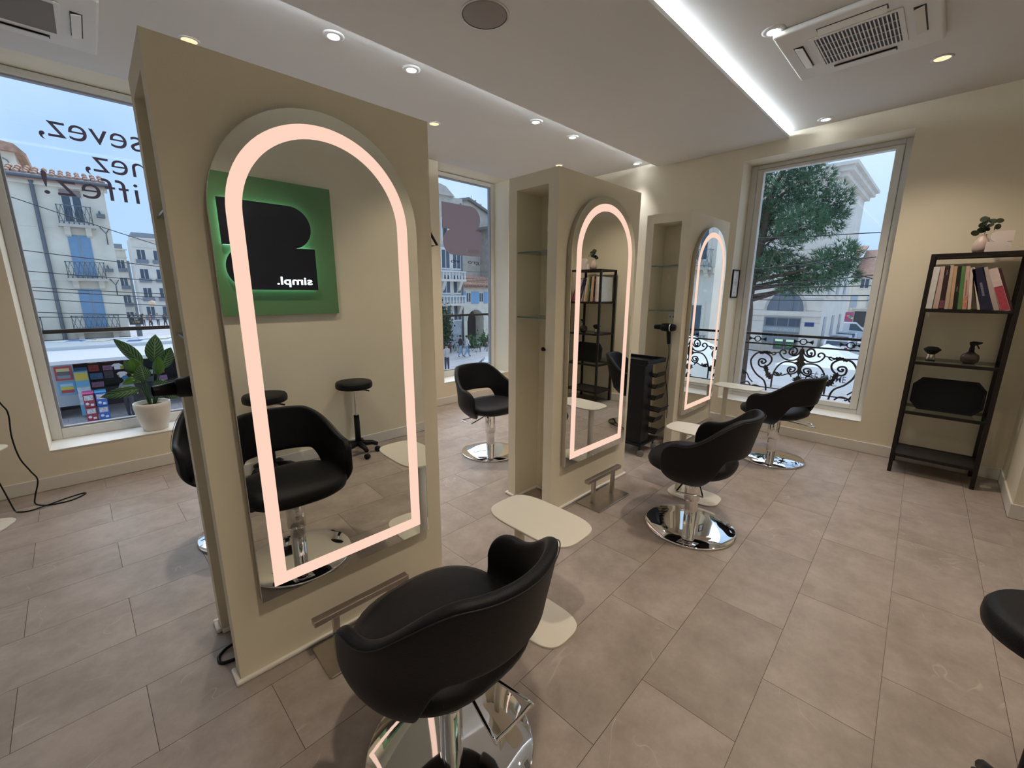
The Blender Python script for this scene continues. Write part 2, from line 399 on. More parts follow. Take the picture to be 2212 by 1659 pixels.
# ================================================================== MIRROR PARTITIONS
PL, PT, PH = .92, .405, 2.15
PX = [0.0, 1.792, 3.562]
part_desc = ['tall cream partition nearest the camera carrying the largest arched mirror',
             'cream partition with open glass-shelf niche in the middle of the row',
             'farthest cream partition of the row, beside the side window']
partitions = []
def skirting_bits(t, boxes):
    bm = new()
    for q in boxes: box(bm, *q)
    obj('skirting', bm, mat('skirting_white', (0.86, 0.82, 0.76), .5), t, bevel=.006)
for i, x in enumerate(PX):
    t = thing('mirror_partition', part_desc[i], 'partition', (x, 0, 0), group='mirror partitions')
    bm = new()
    box(bm, (0, 0, 0), (PL, .075, PH)); box(bm, (0, .335, 0), (PL, PT, PH)); box(bm, (.235, .075, 0), (PL, .335, PH)); box(bm, (0, .075, 2.07), (.235, .335, PH))
    obj('body', bm, M_wall, t)
    k = .018
    skirting_bits(t, [((-k, -k, 0), (PL+k, 0, k)), ((-k, 0, 0), (0, .075, k)), ((0, .075, 0), (.235, .075+k, k)), ((-k, .335, 0), (0, PT, k)), ((0, .335-k, 0), (.235, .335, k)), ((-k, PT, 0), (PL+k, PT+k, k)), ((PL, 0, 0), (PL+k, PT, k)), ((.235-k, .075+k, 0), (.235, .335-k, k))])
    for z in (1.29, 1.695):
        bm = new(); box(bm, (.012, .077, z), (.234, .333, z+.008)); g = obj('glass_shelf', bm, M_shelfglass, t)
        bm = new(); box(bm, (.008, .077, z), (.012, .333, z+.008)); obj('shelf_edge', bm, M_shelfedge, g)
    partitions.append(t)
# --- arched illuminated mirrors
def arch(w, zb, zt, inset=0.0, n=40):
    r = w/2-inset; zc = zt-w/2; pts = [(-r, zb+inset), (r, zb+inset)]
    for i in range(n+1):
        a = PI*i/n; pts.append((r*math.cos(a), zc+r*math.sin(a)))
    return pts
M_strip = emis('mirror_light', (1.0, 0.67, 0.53), STRIP_S := 1.0)
M_mside = mat('mirror_side_aluminium', (0.52, 0.50, 0.46), .3, .8)
mir_desc = ['large arched mirror with glowing peach border above the footrest nearest the camera', 'arched light-up mirror in the middle of the row, reflecting a black bookshelf', 'smallest-looking arched light-up mirror by the side window, reflecting the wrought-iron railing']
for i, x in enumerate(PX):
    t = thing('arched_mirror', mir_desc[i], 'mirror', (x+.458, 0, 0), group='arched light-up mirrors')
    zb, zt, w = .312, 2.052, .728
    obj('backing', prism(arch(w, zb, zt, .002), -.034, 0, 'xz'), M_mside, t)
    obj('mirror_glass', prism(arch(w, zb, zt, 0), -.040, -.0342, 'xz'), M_mirror, t, bevel=.0015, seg=1)
    obj('light_strip', ring(arch(w, zb, zt, .047), arch(w, zb, zt, .092), -.0415, -.0402, 'xz'), M_strip, t)
# --- footrests
fr_desc = ['brushed steel footrest below the nearest mirror, partly behind the black chair', 'brushed steel footrest standing free below the middle mirror', 'brushed steel footrest below the far mirror by the window']
for i, x in enumerate((.245, 2.035, 3.80)):
    t = thing('footrest', fr_desc[i], 'footrest', (x, -.035, 0), group='steel footrests')
    obj('floor_plate', prism([(p[0]+.195, p[1]-.097) for p in rrect(.39, .194, .012)], 0, .009), M_brushed, t, bevel=.002)
    for xx in (.075, .315):
        bm = new(); box(bm, (xx-.0125, -.0995, .009), (xx+.0125, -.0745, .178)); obj('post', bm, M_brushed, t, bevel=.003)
    bm = new(); box(bm, (-.01, -.105, .178), (.40, -.069, .203)); obj('bar', bm, M_brushed, t, bevel=.003)

# ================================================================== CEILING FITTINGS
M_lampring = mat('lamp_ring', (0.75, 0.75, 0.75), .35)
M_cold = emis('cool_lamp', (0.95, 0.98, 1.0), 30.0)
M_warm = emis('warm_lamp', (1.0, 0.79, 0.48), 1.2)
def downlight(x, y, warm, label, power, r):
    t = thing('downlight', label, 'ceiling light', (x, y, ZC), group='warm round downlights' if warm else 'small white downlights')
    if warm:
        obj('ring', lathe([(r, 0), (r+.012, 0), (r+.012, -.004), (r, -.006), (r-.006, 0)], 32), M_ceil, t)
        obj('lens', lathe([(0, -.003), (r-.001, -.003), (r-.001, -.0005), (0, -.0005)], 32), M_warm, t)
    else:
        obj('ring', lathe([(r*.62, -.002), (r*.72, -.009), (r*1.05, -.006), (r*1.25, -.001), (r*1.25, 0), (r*.62, 0)], 32), M_lampring, t)
        obj('lens', lathe([(0, -.004), (r*.6, -.004), (r*.6, -.001), (0, -.001)], 28), M_cold, t)
    l = bpy.data.lights.new('bulb', 'SPOT'); l.energy = power; l.spot_size = math.radians(114 if warm else 66); l.spot_blend = 1.0; l.shadow_soft_size = .05
    l.color = (1.0, .84, .66) if warm else (.97, .98, 1.0)
    lo = bpy.data.objects.new('bulb', l); COL.objects.link(lo); lo.parent = t; lo.location = (0, 0, -.02)
    return t
WP, CP = 84.0, 38.0
warm_spots = [(.46, 1.865, 'warm round downlight seen just above the nearest partition'), (2.265, 1.885, 'warm round downlight seen between nearest and middle partitions'), (4.05, 1.883, 'warm round downlight seen right above the middle partition'),
              (3.985, -1.38, 'warm round downlight beside the right-hand air-conditioning cassette'), (2.17, -1.38, 'warm round downlight out of view ahead of the camera'), (.36, -1.38, 'warm round downlight out of view over the camera')]
for x, y, l in warm_spots: downlight(x, y, True, l, WP, .045)
cold_spots = [(1.07, 1.185, 'white recessed spotlight nearest the camera along the cove, first of the left row'), (1.61, 1.195, 'white recessed spotlight second along the left cove row'), (2.885, 1.195, 'white recessed spotlight third along the left cove row'), (3.42, 1.195, 'white recessed spotlight fourth along the left cove row'), (4.64, 1.185, 'white recessed spotlight last of the left cove row by the side wall'),
              (2.885, -.69, 'white recessed spotlight touching the right-hand air-conditioning cassette'), (4.64, -.65, 'white recessed spotlight above the side window')]
for x, y, l in cold_spots: downlight(x, y, False, l, CP, .05)
# --- ceiling speaker
t = thing('ceiling_speaker', 'round grey ceiling loudspeaker grille in the dropped panel', 'speaker', (1.527, .324, IZ0))
obj('rim', lathe([(.122, 0), (.132, 0), (.132, -.003), (.122, -.004)], 48), M_ceil, t)
obj('grille', lathe([(0, -.005), (.11, -.0045), (.1225, -.001), (.1225, 0), (0, 0)], 48), mat('speaker_mesh', (0.34, 0.31, 0.30), .7, bump=.3, bscale=700), t)
# --- air conditioning cassettes
M_ac = mat('ac_white', (0.82, 0.81, 0.78), .45)
M_acdark = mat('ac_dark', (0.05, 0.045, 0.05), .6)
def cassette(x, y, label, grille_dark):
    t = thing('air_conditioner', label, 'air conditioner', (x, y, ZC), group='air-conditioning cassettes')
    h = .36
    obj('panel', prism(rrect(2*h, 2*h, .02), -.035, 0), M_ac, t, bevel=.012, seg=3)
    g = .185
    obj('intake_frame', ring(rrect(2*g+.05, 2*g+.05, .01), rrect(2*g, 2*g, .006), -.041, -.0352, 'xy'), M_ac, t, bevel=.002)
    bm = new(); box(bm, (-g, -g, -.0375), (g, g, -.0352)); obj('intake', bm, M_acdark if grille_dark else mat('ac_filter_grey', (0.23, 0.21, 0.20), .7), t)
    if grille_dark:
        bm = new()
        for i in range(21):
            yy = -g+.009+i*(2*g-.018)/20; box(bm, (-g, yy-.003, -.043), (g, yy+.003, -.0376))
        for i in range(1, 4):
            xx = -g+i*2*g/4; box(bm, (xx-.002, -g, -.0425), (xx+.002, g, -.0376))
        gr = obj('grille', bm, M_ac, t)
    for k in range(4):
        bm = new(); box(bm, (-.155, .245, -.0365), (.155, .295, -.0352)); o = obj('outlet_slot', bm, M_acdark, t, rot=(0, 0, k*PI/2))
        bm = new(); box(bm, (-.15, -.021, -.0025), (.15, .021, .0025)); obj('louvre', bm, M_ac, o, loc=(0, .268, -.044), rot=(.18 if k != 1 else .5, 0, 0))
    return t
cassette(3.262, -1.04, 'air-conditioning cassette with dark slatted grille on the right ceiling', True)
cassette(-.305, 2.06, 'air-conditioning cassette cut by the top left corner of the picture', False)

# ================================================================== SALON CHAIRS
def sstep(a, b, x):
    t = min(1, max(0, (x-a)/(b-a))); return t*t*(3-2*t)
PHM = 107.0
def shell_pt(ph, v, off=0.0):
    a = abs(ph)
    tp = max(0, (a-(PHM-17))/17); rn = 1-math.sqrt(max(0, 1-tp*tp))
    zt = .795-(.795-.630)*sstep(30, 86, a)-.012*sstep(86, PHM, a)-.095*rn
    zb = .548-(.548-.362)*sstep(36, 64, a)+.085*rn
    z = zb+(zt-zb)*v
    s = .60+.40*math.sin(PI/2*min(1, max(0, (z-.355)/.13)))
    p = math.radians(ph)
    back = max(0, math.cos(p))
    x = (.284+off)*s*math.sin(p)*(1+.05*sstep(.55, .75, z)); y = -(.262+off)*s*math.cos(p)-.055*back*max(0, (z-.55)/.25)
    y += .03*(1-back)*sstep(60, 110, a)
    return Vector((x, y, z))
def make_shell():
    bm = new(); nu, nv = 60, 9; g = []
    for i in range(nu+1):
        q = -1+2*i/nu; ph = PHM*(.82*q+.18*math.sin(q*PI/2)); g.append([bm.verts.new(shell_pt(ph, j/nv)) for j in range(nv+1)])
    for i in range(nu):
        for j in range(nv):
            f = bm.faces.new((g[i][j], g[i+1][j], g[i+1][j+1], g[i][j+1])); f.smooth = True
    return bm
def make_seat(a, b, z0, z1, e=2.8, cy=.03, n=44):
    bm = new(); h = (z1-z0)/2; zc = (z0+z1)/2; R = []; L = [-1, -.93, -.75, -.45, 0, .4, .7, .9, .98]
    for t in L:
        s = (1-abs(t)**2.6)**(1/2.6) if abs(t) < 1 else 0
        s = .5+.5*s if t < 0 else .12+.88*s
        R.append([bm.verts.new((x*s, y*s+cy, zc+h*t)) for x, y in superell(a, b, e, n)])
    for A, B in zip(R, R[1:]):
        for i in range(n): f = bm.faces.new((A[i], A[(i+1) % n], B[(i+1) % n], B[i])); f.smooth = True
    f = bm.faces.new(R[0][::-1]); c = bm.verts.new((0, cy, z1))
    for i in range(n): f = bm.faces.new((R[-1][i], R[-1][(i+1) % n], c)); f.smooth = True
    return bm
def make_chair():
    t = thing('salon_chair', '', 'chair')
    obj('shell', make_shell(), M_leather, t, smooth=True, solid=.036, subsurf=2)
    rim = [shell_pt(-PHM+4+2*(PHM-4)*i/60, 1, .019) for i in range(61)]
    obj('seam_piping', tube([p-Vector((0, 0, .012)) for p in rim], .0016, 6), mat('seam_black', (.012, .012, .013), .6), t)
    obj('seat', make_seat(.258, .245, .40, .502, 2.6, .02), M_leather, t, smooth=True)
    bm = new(); box(bm, (-.09, -.09, .381), (.09, .09, .394)); obj('seat_plate', bm, M_chrome, t, bevel=.003)
    obj('base', lathe([(0, 0), (.262, 0), (.268, .004), (.268, .010), (.262, .014), (.15, .020), (.056, .024), (0, .024)], 72), M_chrome, t)
    obj('piston', lathe([(.038, .02), (.038, .20)], 32), M_chrome, t)
    obj('column_sleeve', lathe([(0, .19), (.046, .19), (.047, .193), (.047, .365), (.036, .378), (0, .379)], 32), M_chrome, t)
    lev = [(-.028, -.02, .37), (-.06, -.02, .368), (-.262, -.066, .345), (-.278, -.056, .343), (-.278, .056, .343), (-.262, .066, .345), (-.06, .02, .368), (-.028, .02, .37)]
    obj('lift_lever', tube(spline(lev, 4), .0055, 8), M_chrome, t)
    return t
chair = make_chair()
chairs = [
 (.43, -.745, math.radians(2), 0.0, PI/2, 'black tub salon chair nearest the camera, seen from behind'),
 (2.315, -.715, math.radians(3), 0.0, .25, 'black tub salon chair facing the middle mirror'),
 (3.99, -.735, math.radians(-16), 0.0, 2.2, 'black tub salon chair beside the side window'),
 (2.26, 1.13, math.radians(180), 0.0, PI, 'black tub salon chair seen from its open front beyond the partitions'),
 (.30, 1.17, math.radians(178), 0.0, 0.0, 'black tub salon chair almost hidden behind the nearest partition')]
for i, (x, y, rz, dz, la, lab) in enumerate(chairs):
    c = chair if i == 0 else copy_tree(chair)
    c.location = (x, y, dz); c.rotation_euler = (0, 0, rz); c['label'] = lab; c['group'] = 'black tub salon chairs'
    for ch in c.children:
        if ch.name.startswith('lift_lever'): ch.rotation_euler = (0, 0, la)

# ================================================================== SIDE TABLES
def make_table():
    t = thing('side_table', '', 'table')
    obj('table_top', prism(superell(.132, .225, 3.7, 56), .492, .502), M_table, t, bevel=.003)
    obj('foot_plate', prism(superell(.122, .178, 3.3, 56), 0, .009), M_table, t, bevel=.002)
    obj('post', lathe([(0, .009), (.024, .009), (.024, .492), (0, .492)], 24, (0, .115, 0)), M_table, t)
    return t
tb = make_table()
for i, (x, y, rz, lab) in enumerate([(1.045, -.562, .02, 'cream side table between the nearest chair and the middle partition'), (2.755, -.56, .03, 'cream side table half hidden behind the chair at the middle mirror'),
        (4.527, -.24, -.0, 'white side table against the side window sill'), (-.935, 2.33, 1.2, 'white side table cut by the left picture edge')]):
    c = tb if i == 0 else copy_tree(tb)
    c.location = (x, y, 0); c.rotation_euler = (0, 0, rz); c['label'] = lab; c['group'] = 'cream side tables'

# ================================================================== STOOLS (seen in the near mirror)
def make_stool():
    t = thing('swivel_stool', '', 'stool')
    obj('seat', lathe([(0, .620), (.14, .620), (.152, .628), (.155, .645), (.153, .668), (.145, .680), (.12, .684), (0, .684)], 48), M_leather, t)
    obj('gas_rod', lathe([(.013, .36), (.013, .61)], 16), M_chrome, t)
    obj('rod_cover', lathe([(0, .09), (.026, .09), (.024, .37), (0, .37)], 20), M_blackplastic, t)
    bm = new(); box(bm, (-.06, -.06, .606), (.06, .06, .62)); obj('seat_plate', bm, M_blackplastic, t)
    obj('height_lever', tube([(.02, 0, .60), (.09, .01, .59), (.13, .015, .575)], .007, 8), M_blackplastic, t)
    for k in range(5):
        a = 2*PI*k/5+.35; d = Vector((math.cos(a), math.sin(a), 0))
        lg = obj('leg', tube([d*.02+Vector((0, 0, .105)), d*.12+Vector((0, 0, .095)), d*.165+Vector((0, 0, .075))], [.026, .022, .018], 10), M_blackplastic, t)
        c = obj('caster', lathe([(0, -.02), (.020, -.02), (.025, -.014), (.025, .014), (.020, .02), (0, .02)], 18, axis='x'), M_blackplastic, lg, loc=d*.165+Vector((0, 0, .026)), rot=(0, 0, a+1.1))
    return t
st = make_stool()
for i, (x, y, rz, lab) in enumerate([(1.345, -1.988, -.036, 'black round swivel stool at the right edge, by the wall under the green sign'), (.64, -1.985, -.036, 'black round swivel stool seen only in the near mirror behind the chair')]):
    c = st if i == 0 else copy_tree(st)
    c.location = (x, y, 0); c.rotation_euler = (0, 0, rz); c['label'] = lab; c['group'] = 'black swivel stools'

# ================================================================== ILLUMINATED SIGN (reflected in the near mirror)
def blob(cx, cz, w, h, flip=1, n=20, plane_shift=0):
    """two stacked D shapes: upper round on one side, lower round on the other"""
    r = h/4; pts = []
    x0, x1, zt, zm, zb = -w/2, w/2, h/2, 0, -h/2
    pts += [(x0, zt)]
    for i in range(n+1):
        a = PI/2-PI*i/n*0.93; pts.append((x1-r*1.05+r*math.cos(a)*1.0, r+r*math.sin(a)))
    pts += [(x1-.62*r, .01*h), (x1+.01, .01*h), (x1+.01, zb)]
    pts += [(x0+r, zb)]
    for i in range(n+1):
        a = -PI/2-PI*i/n*0.93; pts.append((x0+r*1.05+r*math.cos(a), -r+r*math.sin(a)))
    pts += [(x0+.62*r, .0), (x0, .0)]
    return [(cx+flip*p[0], cz+p[1]) for p in pts]
sg = thing('wall_sign', 'square green wall sign with halo-lit black emblem and white letters', 'sign', (.823, YD, 1.77))
bm = new(); box(bm, (-.5, .001, -.5), (.5, .03, .5)); obj('panel', bm, mat('sign_green', (0.125, 0.27, 0.115), .55, var=.03, scale=5), sg)
E1 = blob(.005, .008, .625, .63)
obj('emblem', prism(E1, .055, .07, 'xz'), mat('sign_black', (.006, .006, .012), .4), sg)
Ei = [(p[0]*.97, p[1]*.97) for p in E1]
obj('halo_light', prism(Ei, .046, .0545, 'xz'), emis('halo_led', (.55, 1.0, .88), 3.6), sg)
text('letters', 'simpl.', emis('sign_letter', (.86, .97, 1.0), 3.2), .058, sg, frame_mat((.283, .0705, -.265), (-1, 0, 0), (0, 0, 1)), .004, width=.26, bold=.012)

# ================================================================== BOOKSHELF AND WHAT STANDS ON IT
SX0, SX1, SY0, SY1, SH = 4.382, 4.742, -1.508, -2.008, 1.75
bs = thing('open_shelf', 'tall black-brown metal shelving unit with glass shelves by the side window', 'shelf', (SX0, SY1, 0))
D, Wd, tk = SX1-SX0, SY0-SY1, .026
for xx in (0, D-tk):
    for yy in (0, Wd-tk):
        bm = new(); box(bm, (xx, yy, 0), (xx+tk, yy+tk, SH)); obj('upright', bm, M_blackmetal, bs, bevel=.002)
SZ = [.165, .53, .935, 1.342, SH]
for i, z in enumerate(SZ):
    bm = new(); h = .022
    box(bm, (0, tk, z-h), (tk, Wd-tk, z)); box(bm, (D-tk, tk, z-h), (D, Wd-tk, z)); box(bm, (tk, 0, z-h), (D-tk, tk, z)); box(bm, (tk, Wd-tk, z-h), (D-tk, Wd, z))
    obj('rail', bm, M_blackmetal, bs)
    if 0 < i < 4:
        bm = new(); box(bm, (.006, .006, z), (D-.006, Wd-.006, z+.005)); obj('glass_shelf', bm, M_shelfglass, bs)
    else:
        bm = new(); box(bm, (tk, tk, z-.016), (D-tk, Wd-tk, z-.002)); obj('board', bm, mat('shelf_board_dark', (.035, .03, .03), .55), bs)
BZ = SZ[3]+.0052
def book(y_bot, w, h, lean, depth, cols, label, xs=0.0, txt=None):
    """standing book: hinge at its lower right corner in the photo, leaning towards +y at the top by lean"""
    t = thing('book', label, 'book', (SX0+.02+xs, y_bot, BZ), group='books on the shelf')
    t.rotation_euler = (-math.atan2(lean, h), 0, 0)
    cov = mat('book_cover_'+label.split()[0]+label.split()[1], cols[0], .55, var=.06, scale=25)
    bm = new(); box(bm, (.004, .002, .004), (depth, w-.002, h-.004)); obj('pages', bm, mat('paper', (.78, .74, .66), .8), t)
    bm = new(); box(bm, (0, 0, 0), (depth+.003, .0018, h)); box(bm, (0, w-.0018, 0), (depth+.003, w, h)); box(bm, (0, .0018, 0), (.0035, w-.0018, h)); obj('cover', bm, cov, t)
    if len(cols) > 1:
        bm = new(); box(bm, (-.0008, .002, h*cols[2]), (0, w-.002, h*cols[3])); obj('spine_print', bm, mat('spine_'+label.split()[0]+label.split()[1], cols[1], .6, var=.25, scale=60), t)
    if txt:
        bm = new(); k = 0.0
        while k < txt[2]: box(bm, (-.0008, w*.40, h*(txt[1]+k)), (0, w*.60, h*(txt[1]+k+.013))); k += .024
        obj('title_print', bm, mat('title_ink_%d' % int(w*1e4), txt[0], .6), t)
    return t
# y runs towards -y to the right in the photograph: y_bot is the right-hand edge
book(-1.570, .034, .31, .0, .30, [(.80, .80, .80)], 'white tall book or binder, leftmost on the shelf, poking out past the upright', -.012)
book(-1.604, .031, .312, .003, .24, [(.66, .50, .44)], 'pale pink book standing next to the leftmost white one')
book(-1.636, .029, .315, .012, .24, [(.035, .012, .014), (.25, .08, .12), .02, .2], 'dark maroon book between pale pink and beige books', 0, ((.5, .4, .38), .80, .12))
book(-1.660, .022, .325, .02, .24, [(.62, .47, .37)], 'beige book right of the dark maroon one')
book(-1.680, .018, .312, .02, .23, [(.62, .40, .24)], 'orange tan slim book against the black book')
book(-1.704, .022, .312, .022, .24, [(.012, .011, .011)], 'black book left of the green one', 0, ((.6, .5, .4), .42, .10))
book(-1.729, .023, .31, .026, .24, [(.12, .25, .085)], 'green book near the middle of the row')
book(-1.755, .024, .312, .03, .23, [(.62, .42, .36), (.70, .30, .20), .02, .30], 'pink book with orange foot and printed spine', 0, ((.35, .05, .06), .32, .36))
book(-1.776, .017, .298, .035, .22, [(.80, .66, .62)], 'light rose slim book, upright, right of the printed pink spine')
book(-1.821, .012, .31, .075, .22, [(.84, .74, .66)], 'cream thin booklet leaning left in the middle')
book(-1.884, .058, .315, .098, .25, [(.012, .014, .05)], 'thick navy blue book leaning left', 0, ((.35, .35, .42), .36, .30))
book(-1.915, .026, .32, .112, .24, [(.52, .44, .42)], 'grey mauve book leaning on the navy one')
book(-1.966, .045, .315, .115, .24, [(.74, .60, .58), (.45, .06, .09), .02, .58], 'white book with red flowers, leaning left')
book(-1.981, .012, .31, .113, .24, [(.06, .012, .016)], 'dark red thin book, rightmost of the row')
# tray
tr = thing('serving_tray', 'black octagonal tray standing on edge on the lower glass shelf', 'tray', (4.53, -1.758, SZ[1]+.0052)); tr.rotation_euler = (0, .12, 0)
oc = [(-.155, 0), (.155, 0), (.205, .06), (.205, .2), (.155, .262), (-.155, .262), (-.205, .2), (-.205, .06)]
obj('tray_base', prism(oc, 0, .008, 'yz'), M_blackplastic, tr, bevel=.002)
obj('tray_rim', ring(oc, [(p[0]*.93, .131+(p[1]-.131)*.91) for p in oc], -.03, 0, 'yz'), M_blackplastic, tr)
# neck brush and spray bottle
br = thing('neck_brush', 'flared black neck duster brush with silver handle on the glass shelf', 'brush', (4.5, -1.622, SZ[2]+.0052))
obj('handle', lathe([(0, 0), (.026, 0), (.027, .004), (.022, .045), (.024, .05), (0, .05)], 24), M_chrome, br)
obj('handle_foot', lathe([(.0275, .0), (.028, .0), (.028, .008), (.0275, .008)], 24), M_blackplastic, br)
obj('bristles', lathe([(0, .05), (.02, .05), (.03, .06), (.05, .082), (.052, .09), (.03, .108), (0, .112)], 28), mat('bristle_black', (.008, .008, .008), .9, bump=.6, bscale=250), br)
sb = thing('spray_bottle', 'round brown spray bottle with black trigger on the glass shelf', 'bottle', (4.5, -1.832, SZ[2]+.0052))
obj('bottle_body', lathe([(0, 0), (.03, 0), (.047, .018), (.052, .042), (.046, .066), (.022, .085), (.015, .095), (0, .095)], 28), mat('smoked_glass', (.055, .04, .035), .15), sb)
bm = new(); cyl((0, 0, 0), .015, .095, .118, 16, bm); box(bm, (-.011, -.012, .118), (.011, .012, .14)); obj('collar', bm, M_blackplastic, sb)
obj('spray_head', prism([(-.05, .165), (-.045, .152), (-.012, .138), (.014, .138), (.02, .16), (0, .17)], -.011, .011, 'yz'), M_blackplastic, sb, bevel=.003)
obj('trigger', tube([(0, -.018, .148), (0, -.03, .13), (0, -.036, .115)], .004, 8), M_blackplastic, sb)
# vase with eucalyptus, emblem ornament
va = thing('vase', 'small pinkish ceramic vase with dark green sprig on top of the shelf', 'vase', (4.56, -1.757, SH))
obj('vase_body', lathe([(0, 0), (.033, 0), (.045, .03), (.046, .06), (.036, .095), (.02, .118), (.018, .132), (.022, .138), (.014, .138), (.012, .12), (0, .1)], 32), mat('ceramic_pink', (.55, .43, .39), .35, var=.05, scale=30), va)
M_euc = mat('eucalyptus', (.022, .035, .016), .6, rnd=.3)
sp = [(0, 0, .12), (-.005, -.01, .17), (0, -.03, .21), (.01, -.055, .225)]
obj('stem', tube(spline(sp, 4), .002, 6), M_euc, va)
random.seed(3)
for k in range(13):
    a = random.random()*2*PI; c = (random.uniform(-.03, .03), random.uniform(-.075, .03), random.uniform(.165, .245))
    if k == 0: c = (0, .045, .15)
    obj('leaf', prism([(p[0], p[1]) for p in superell(.024, .02, 2, 12)], 0, .0012), M_euc, va, loc=c, rot=(random.uniform(.5, 1.6), random.uniform(-.5, .5), a))
orn = obj('emblem_ornament', prism(blob(0, .072, .115, .144, flip=1), -.012, .012, 'yz'), mat('ornament_white', (.80, .70, .68), .5), None, loc=(4.47, -1.845, SH), rot=(0, 0, .12), bevel=.002)
tag(orn, 'white standing emblem ornament with two rounded halves beside the vase', 'ornament')

# ================================================================== TROLLEY, DRYERS, HOOKS, CABLES
tl = thing('salon_trolley', 'black plastic salon trolley with stacked trays between the partitions', 'trolley', (3.14, .10, 0), .0)
TW, TD = .30, .33
bm = new(); box(bm, (0, 0, .12), (.012, TD, .84)); obj('side_panel', bm, M_blackplastic, tl, bevel=.003)
bm = new(); box(bm, (TW-.012, .17, .12), (TW, TD, .84)); obj('side_panel', bm, M_blackplastic, tl, bevel=.003)
bm = new(); box(bm, (.012, 0, .12), (.15, .012, .84)); obj('front_panel', bm, M_blackplastic, tl, bevel=.003)
bm = new(); box(bm, (.012, TD-.012, .12), (TW-.012, TD, .84)); obj('rear_panel', bm, M_blackplastic, tl, bevel=.003)
bm = new(); box(bm, (-.02, -.02, .10), (TW+.02, TD, .12)); obj('foot_tray', bm, M_blackplastic, tl, bevel=.004)
bm = new(); box(bm, (-.02, -.03, .84), (TW+.03, TD+.01, .855)); box(bm, (-.02, -.03, .855), (-.008, TD+.01, .89)); box(bm, (TW+.018, -.03, .855), (TW+.03, TD+.01, .88)); box(bm, (-.008, -.03, .855), (TW+.018, -.018, .88)); box(bm, (-.008, TD-.002, .855), (TW+.018, TD+.01, .895)); obj('top_tray', bm, M_blackplastic, tl, bevel=.004)
bm = new(); box(bm, (.03, .02, .856), (.09, .28, .872)); obj('tool_bar', bm, mat('grey_plastic', (.08, .08, .085), .4), tl, bevel=.004)
for k in range(6):
    z = .19+k*.105; out = (.03, .0, .05, .0, .0, .0)[k]
    bm = new(); prism([(-.05-out, z+.045), (-.05-out+.02, z), (.15, z), (.15, z+.008), (-.05-out+.022, z+.008), (-.05-out+.006, z+.047)], .16, TW+.012, 'yz', bm); obj('tray', bm, M_blackplastic, tl)
for cx, cy in ((.02, -.005), (TW-.02, 0), (.02, TD-.03), (TW-.02, TD-.03)):
    c = obj('caster', lathe([(0, -.012), (.026, -.012), (.030, -.006), (.030, .006), (.026, .012), (0, .012)], 20, axis='x'), mat('caster_grey', (.25, .25, .26), .3, .6), tl, loc=(cx, cy, .0305), rot=(0, 0, .5))
    obj('fork', tube([(0, .014, .0), (0, .014, .045), (0, 0, .07)], .007, 8), M_blackplastic, c)
def dryer(loc, rot, label, cord):
    t = thing('hair_dryer', label, 'hair dryer', loc); t.rotation_euler = rot
    obj('barrel', lathe([(0, -.07), (.026, -.07), (.034, -.06), (.037, -.02), (.036, .03), (.028, .055), (.024, .06), (0, .06)], 24, axis='x'), M_blackplastic, t)
    obj('nozzle', lathe([(.018, -.13), (.024, -.07), (.022, -.07), (.016, -.13)], 20, axis='x'), M_blackplastic, t)
    obj('chrome_ring', lathe([(.0365, .012), (.0385, .012), (.0385, .02), (.0365, .02)], 24, axis='x'), M_chrome, t)
    obj('handle', tube([(.0, 0, -.02), (.005, 0, -.08), (.012, 0, -.15)], [.019, .018, .016], 12), M_blackplastic, t)
    obj('cord', tube(spline(cord, 6), .0035, 6), M_blackplastic, t)
    return t
dryer((.035, .205, 1.115), (0, 0, .15), 'black hair dryer poking out of the nearest partition niche', [(.012, 0, -.15), (.01, .02, -.3), (.02, .05, -.6), (.02, .0, -1.0), (-.03, -.05, -1.108), (.06, -.02, -1.11)])
dryer((3.50, .085, 1.15), (0, 0, -1.45), 'black hair dryer hanging on the far partition above the trolley', [(.012, 0, -.15), (.02, .0, -.25), (.0, .02, -.45), (.03, .05, -.7), (.02, .08, -1.142)])
hk = tag(obj('wall_hook', tube([(0, 0, 0), (.005, -.05, -.062), (.005, .005, -.062), (0, 0, 0)], .006, 8), M_blackplastic, None, loc=(.932, .03, 1.715)), 'black triangular wire hook on the far end of the nearest partition', 'hook')
hk = obj('dryer_hook', tube([(.02, 0, 0), (-.01, 0, .0), (-.04, -.012, .008)], [.006, .007, .013], 10), M_blackplastic, None, loc=(1.80, .077, 1.10))
tag(hk, 'small black hook in the middle partition niche', 'hook')
cab = [(.02, .10, .62), (.0, .12, .3), (.03, .13, .05), (-.02, .12, .006), (-.04, .10, .006), (-.035, .06, .006), (.02, .05, .006)]
tag(obj('power_cable', tube(spline([(x+.02 if z > .01 else x, y+.02, z) for x, y, z in [(.16, .19, .62), (.12, .2, .3), (.05, .2, .05), (-.015, .19, .006), (-.04, .16, .006), (-.03, .12, .006), (.05, .105, .006)]], 8), .006, 8), M_blackplastic), 'black power cable looping out at the foot of the nearest partition', 'cable')
lc = [(-.80, 2.62, .95), (-.725, 2.56, .74), (-.70, 2.55, .66), (-.71, 2.55, .5), (-.70, 2.55, .35), (-.668, 2.55, .245), (-.646, 2.55, .171), (-.675, 2.55, .06), (-.68, 2.545, .006), (-.62, 2.47, .0055), (-.52, 2.455, .005), (-.455, 2.50, .005), (-.436, 2.54, .005), (-.46, 2.55, .005), (-.54, 2.52, .005), (-.62, 2.455, .011), (-.70, 2.44, .005), (-.755, 2.47, .005), (-.775, 2.52, .005), (-.80, 2.56, .12), (-.83, 2.58, .3), (-.85, 2.6, .5)]
tag(obj('appliance_cable', tube(spline(lc, 8), .0042, 8), M_blackplastic), 'thin black cable looping on the floor at the left below the window', 'cable')
